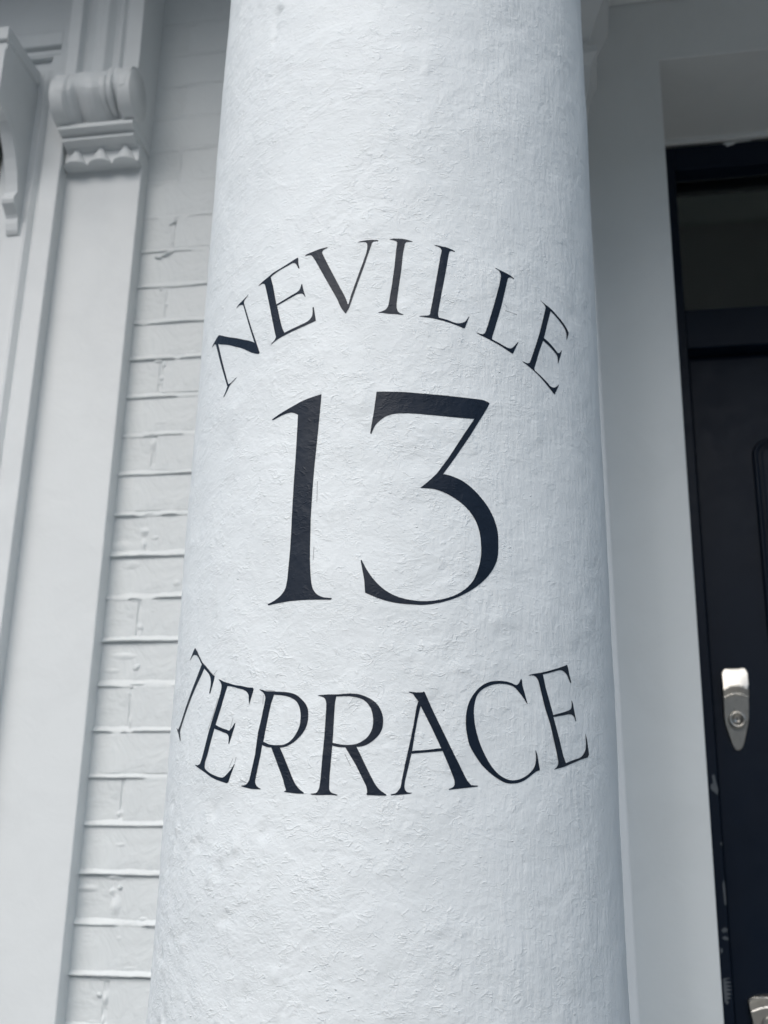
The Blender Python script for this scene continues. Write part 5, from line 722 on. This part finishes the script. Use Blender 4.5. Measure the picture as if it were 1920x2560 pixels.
for k in range(44):      # pits and blisters low on the left
    DENTS.append(dent(rd.uniform(-72, -10), rd.uniform(1.33, 1.61), rd.uniform(0.0025, 0.006), rd.uniform(0.0025, 0.0055), rd.choice((-1, -1, 1)) * rd.uniform(0.0012, 0.0028)))
def surf(th, z, off=0.0):
    r = rad(z) + disp(th, z) + off
    return (AX + r * math.sin(th), AYc - r * math.cos(th), z)
for k in range(30):      # shallow hollows and swells over the rest of the shaft
    DENTS.append(dent(rd.uniform(-75, 85), rd.uniform(1.65, 2.62), rd.uniform(0.005, 0.016), rd.uniform(0.005, 0.014), rd.choice((-1, 1)) * rd.uniform(0.0005, 0.0012)))
colm = thing('porch_column', (AX, AYc, 0.42), 'white round plastered porch column with the house number 13 and black lettering', 'column')
NS = 480
zlist = [0.62 + 0.04 * i for i in range(18)] + [1.335 + 0.005 * i for i in range(270)] + [2.70 + 0.03 * i for i in range(7)]
vs, fs, uvs = [], [], []
for z in zlist:
    for k in range(NS + 1):
        th = -math.pi + 2 * math.pi * k / NS
        vs.append(surf(th, z)); uvs.append((th * RR, z))
w = NS + 1
for j in range(len(zlist) - 1):
    for k in range(NS):
        a = j * w + k; fs.append((a, a + 1, a + w + 1, a + w))
def uv_map(me, uvs):
    lay = me.uv_layers.new(name='UVMap'); flat = []
    idx = [0] * len(me.loops); me.loops.foreach_get('vertex_index', idx)
    for i in idx: flat += uvs[i]
    lay.data.foreach_set('uv', flat)
sh = from_py('shaft', vs, fs, STUCCO, None, True); uv_map(sh.data, uvs); adopt(sh, colm)
def lathe_part(name, prof):
    bm = bmesh.new(); add_lathe(bm, prof, AX, AYc, 128)
    adopt(from_bm(name, bm, TRIM, None, True), colm)
lathe_part('base', [(0.27, 0.50), (0.295, 0.515), (0.30, 0.535), (0.295, 0.555), (0.27, 0.57), (0.262, 0.585), (0.268, 0.60), (0.262, 0.612), (0.222, 0.632)])
adopt(box('plinth', (AX - 0.31, AX + 0.31, AYc - 0.31, AYc + 0.31, 0.421, 0.505), TRIM, None, 0.006), colm)
lathe_part('capital', [(0.214, 2.878), (0.226, 2.886), (0.230, 2.896), (0.226, 2.906), (0.216, 2.914), (0.216, 2.960), (0.222, 2.968), (0.245, 2.985), (0.268, 3.015), (0.272, 3.030)])
adopt(box('abacus', (AX - 0.275, AX + 0.275, AYc - 0.266, AYc + 0.275, 3.031, 3.111), TRIM, None, 0.004), colm)
def painted(name, loops, mat, off, spread=0.22, **props):
    """lettering that lies on the shaft: filled outline cut into small facets and wrapped round"""
    flat = [[(R(a) * RR * 1000, z) for a, z in lp] for lp in loops]
    grown = []
    for li, lp in enumerate(flat):      # the brush spreads a little past the drawn outline
        n = len(lp); area = sum(lp[i][0] * lp[(i + 1) % n][1] - lp[(i + 1) % n][0] * lp[i][1] for i in range(n))
        s_ = (spread if area > 0 else -spread) * (1 if li == 0 else -1); q = []
        for i in range(n):
            (x0, z0), (x1, z1), (x2, z2) = lp[i - 1], lp[i], lp[(i + 1) % n]
            nx, nz = (z2 - z0), -(x2 - x0); m = math.hypot(nx, nz) or 1.0
            q.append((x1 + nx / m * s_, z1 + nz / m * s_))
        grown.append(q)
    flat = grown
    bm = fill2d(flat, 6.0, 7.0)
    uv = [(v.co.x / 1000, v.co.y / 1000) for v in bm.verts]
    for v in bm.verts: v.co = surf(v.co.x / 1000 / RR, v.co.y / 1000, off)
    bm.verts.index_update()
    me = bpy.data.meshes.new(name)
    for f in bm.faces:      # face outward
        c = f.calc_center_median(); f.normal_update()
        if f.normal.dot(Vector((c.x - AX, c.y - AYc, 0))) < 0: f.normal_flip()
    bm.to_mesh(me); bm.free()
    o = link(name, me, mat, None, True, **props); uv_map(me, uv); adopt(o, colm); return o
words = [('letter', 'N', 'N', 'first letter of the upper word'), ('letter', 'E1', 'E', 'second letter of the upper word'), ('letter', 'V', 'V', 'third letter of the upper word'), ('letter', 'I', 'I', 'middle letter of the upper word'),
         ('letter', 'L1', 'L', 'left of the two Ls in the upper word'), ('letter', 'L2', 'L', 'right of the two Ls in the upper word'), ('letter', 'E2', 'E', 'last letter of the upper word'),
         ('letter', 'T', 'T', 'first letter of the lower word'), ('letter', 'E3', 'E', 'second letter of the lower word'), ('letter', 'R1', 'R', 'left of the two Rs in the lower word'), ('letter', 'R2', 'R', 'right of the two Rs in the lower word'),
         ('letter', 'A', 'A', 'letter between R and C in the lower word'), ('letter', 'C', 'C', 'letter before the final E in the lower word'), ('letter', 'E4', 'E', 'last letter of the lower word'),
         ('numeral', '1', '1', 'large numeral at the centre'), ('numeral', '3', '3', 'large numeral at the centre')]
for nm, key, ch, what in words:
    painted(nm, LETTERS[key], LETTER, 0.00030, label='black painted %s, %s' % (ch, what))
# pencil guide lines that the sign writer left
for pl_ in PENCIL:
    for (a0, z0), (a1, z1) in zip(pl_, pl_[1:]):
        x0, x1 = R(a0) * RR * 1000, R(a1) * RR * 1000
        dx, dz = x1 - x0, z1 - z0; L_ = math.hypot(dx, dz); nx, nz = -dz / L_ * 0.22, dx / L_ * 0.22
        deg = lambda x: math.degrees(x / 1000 / RR)
        painted('pencil_line', [[(deg(x0 + nx), z0 + nz), (deg(x1 + nx), z1 + nz), (deg(x1 - nx), z1 - nz), (deg(x0 - nx), z0 - nz)]], GRAPH, 0.00022, 0.0)
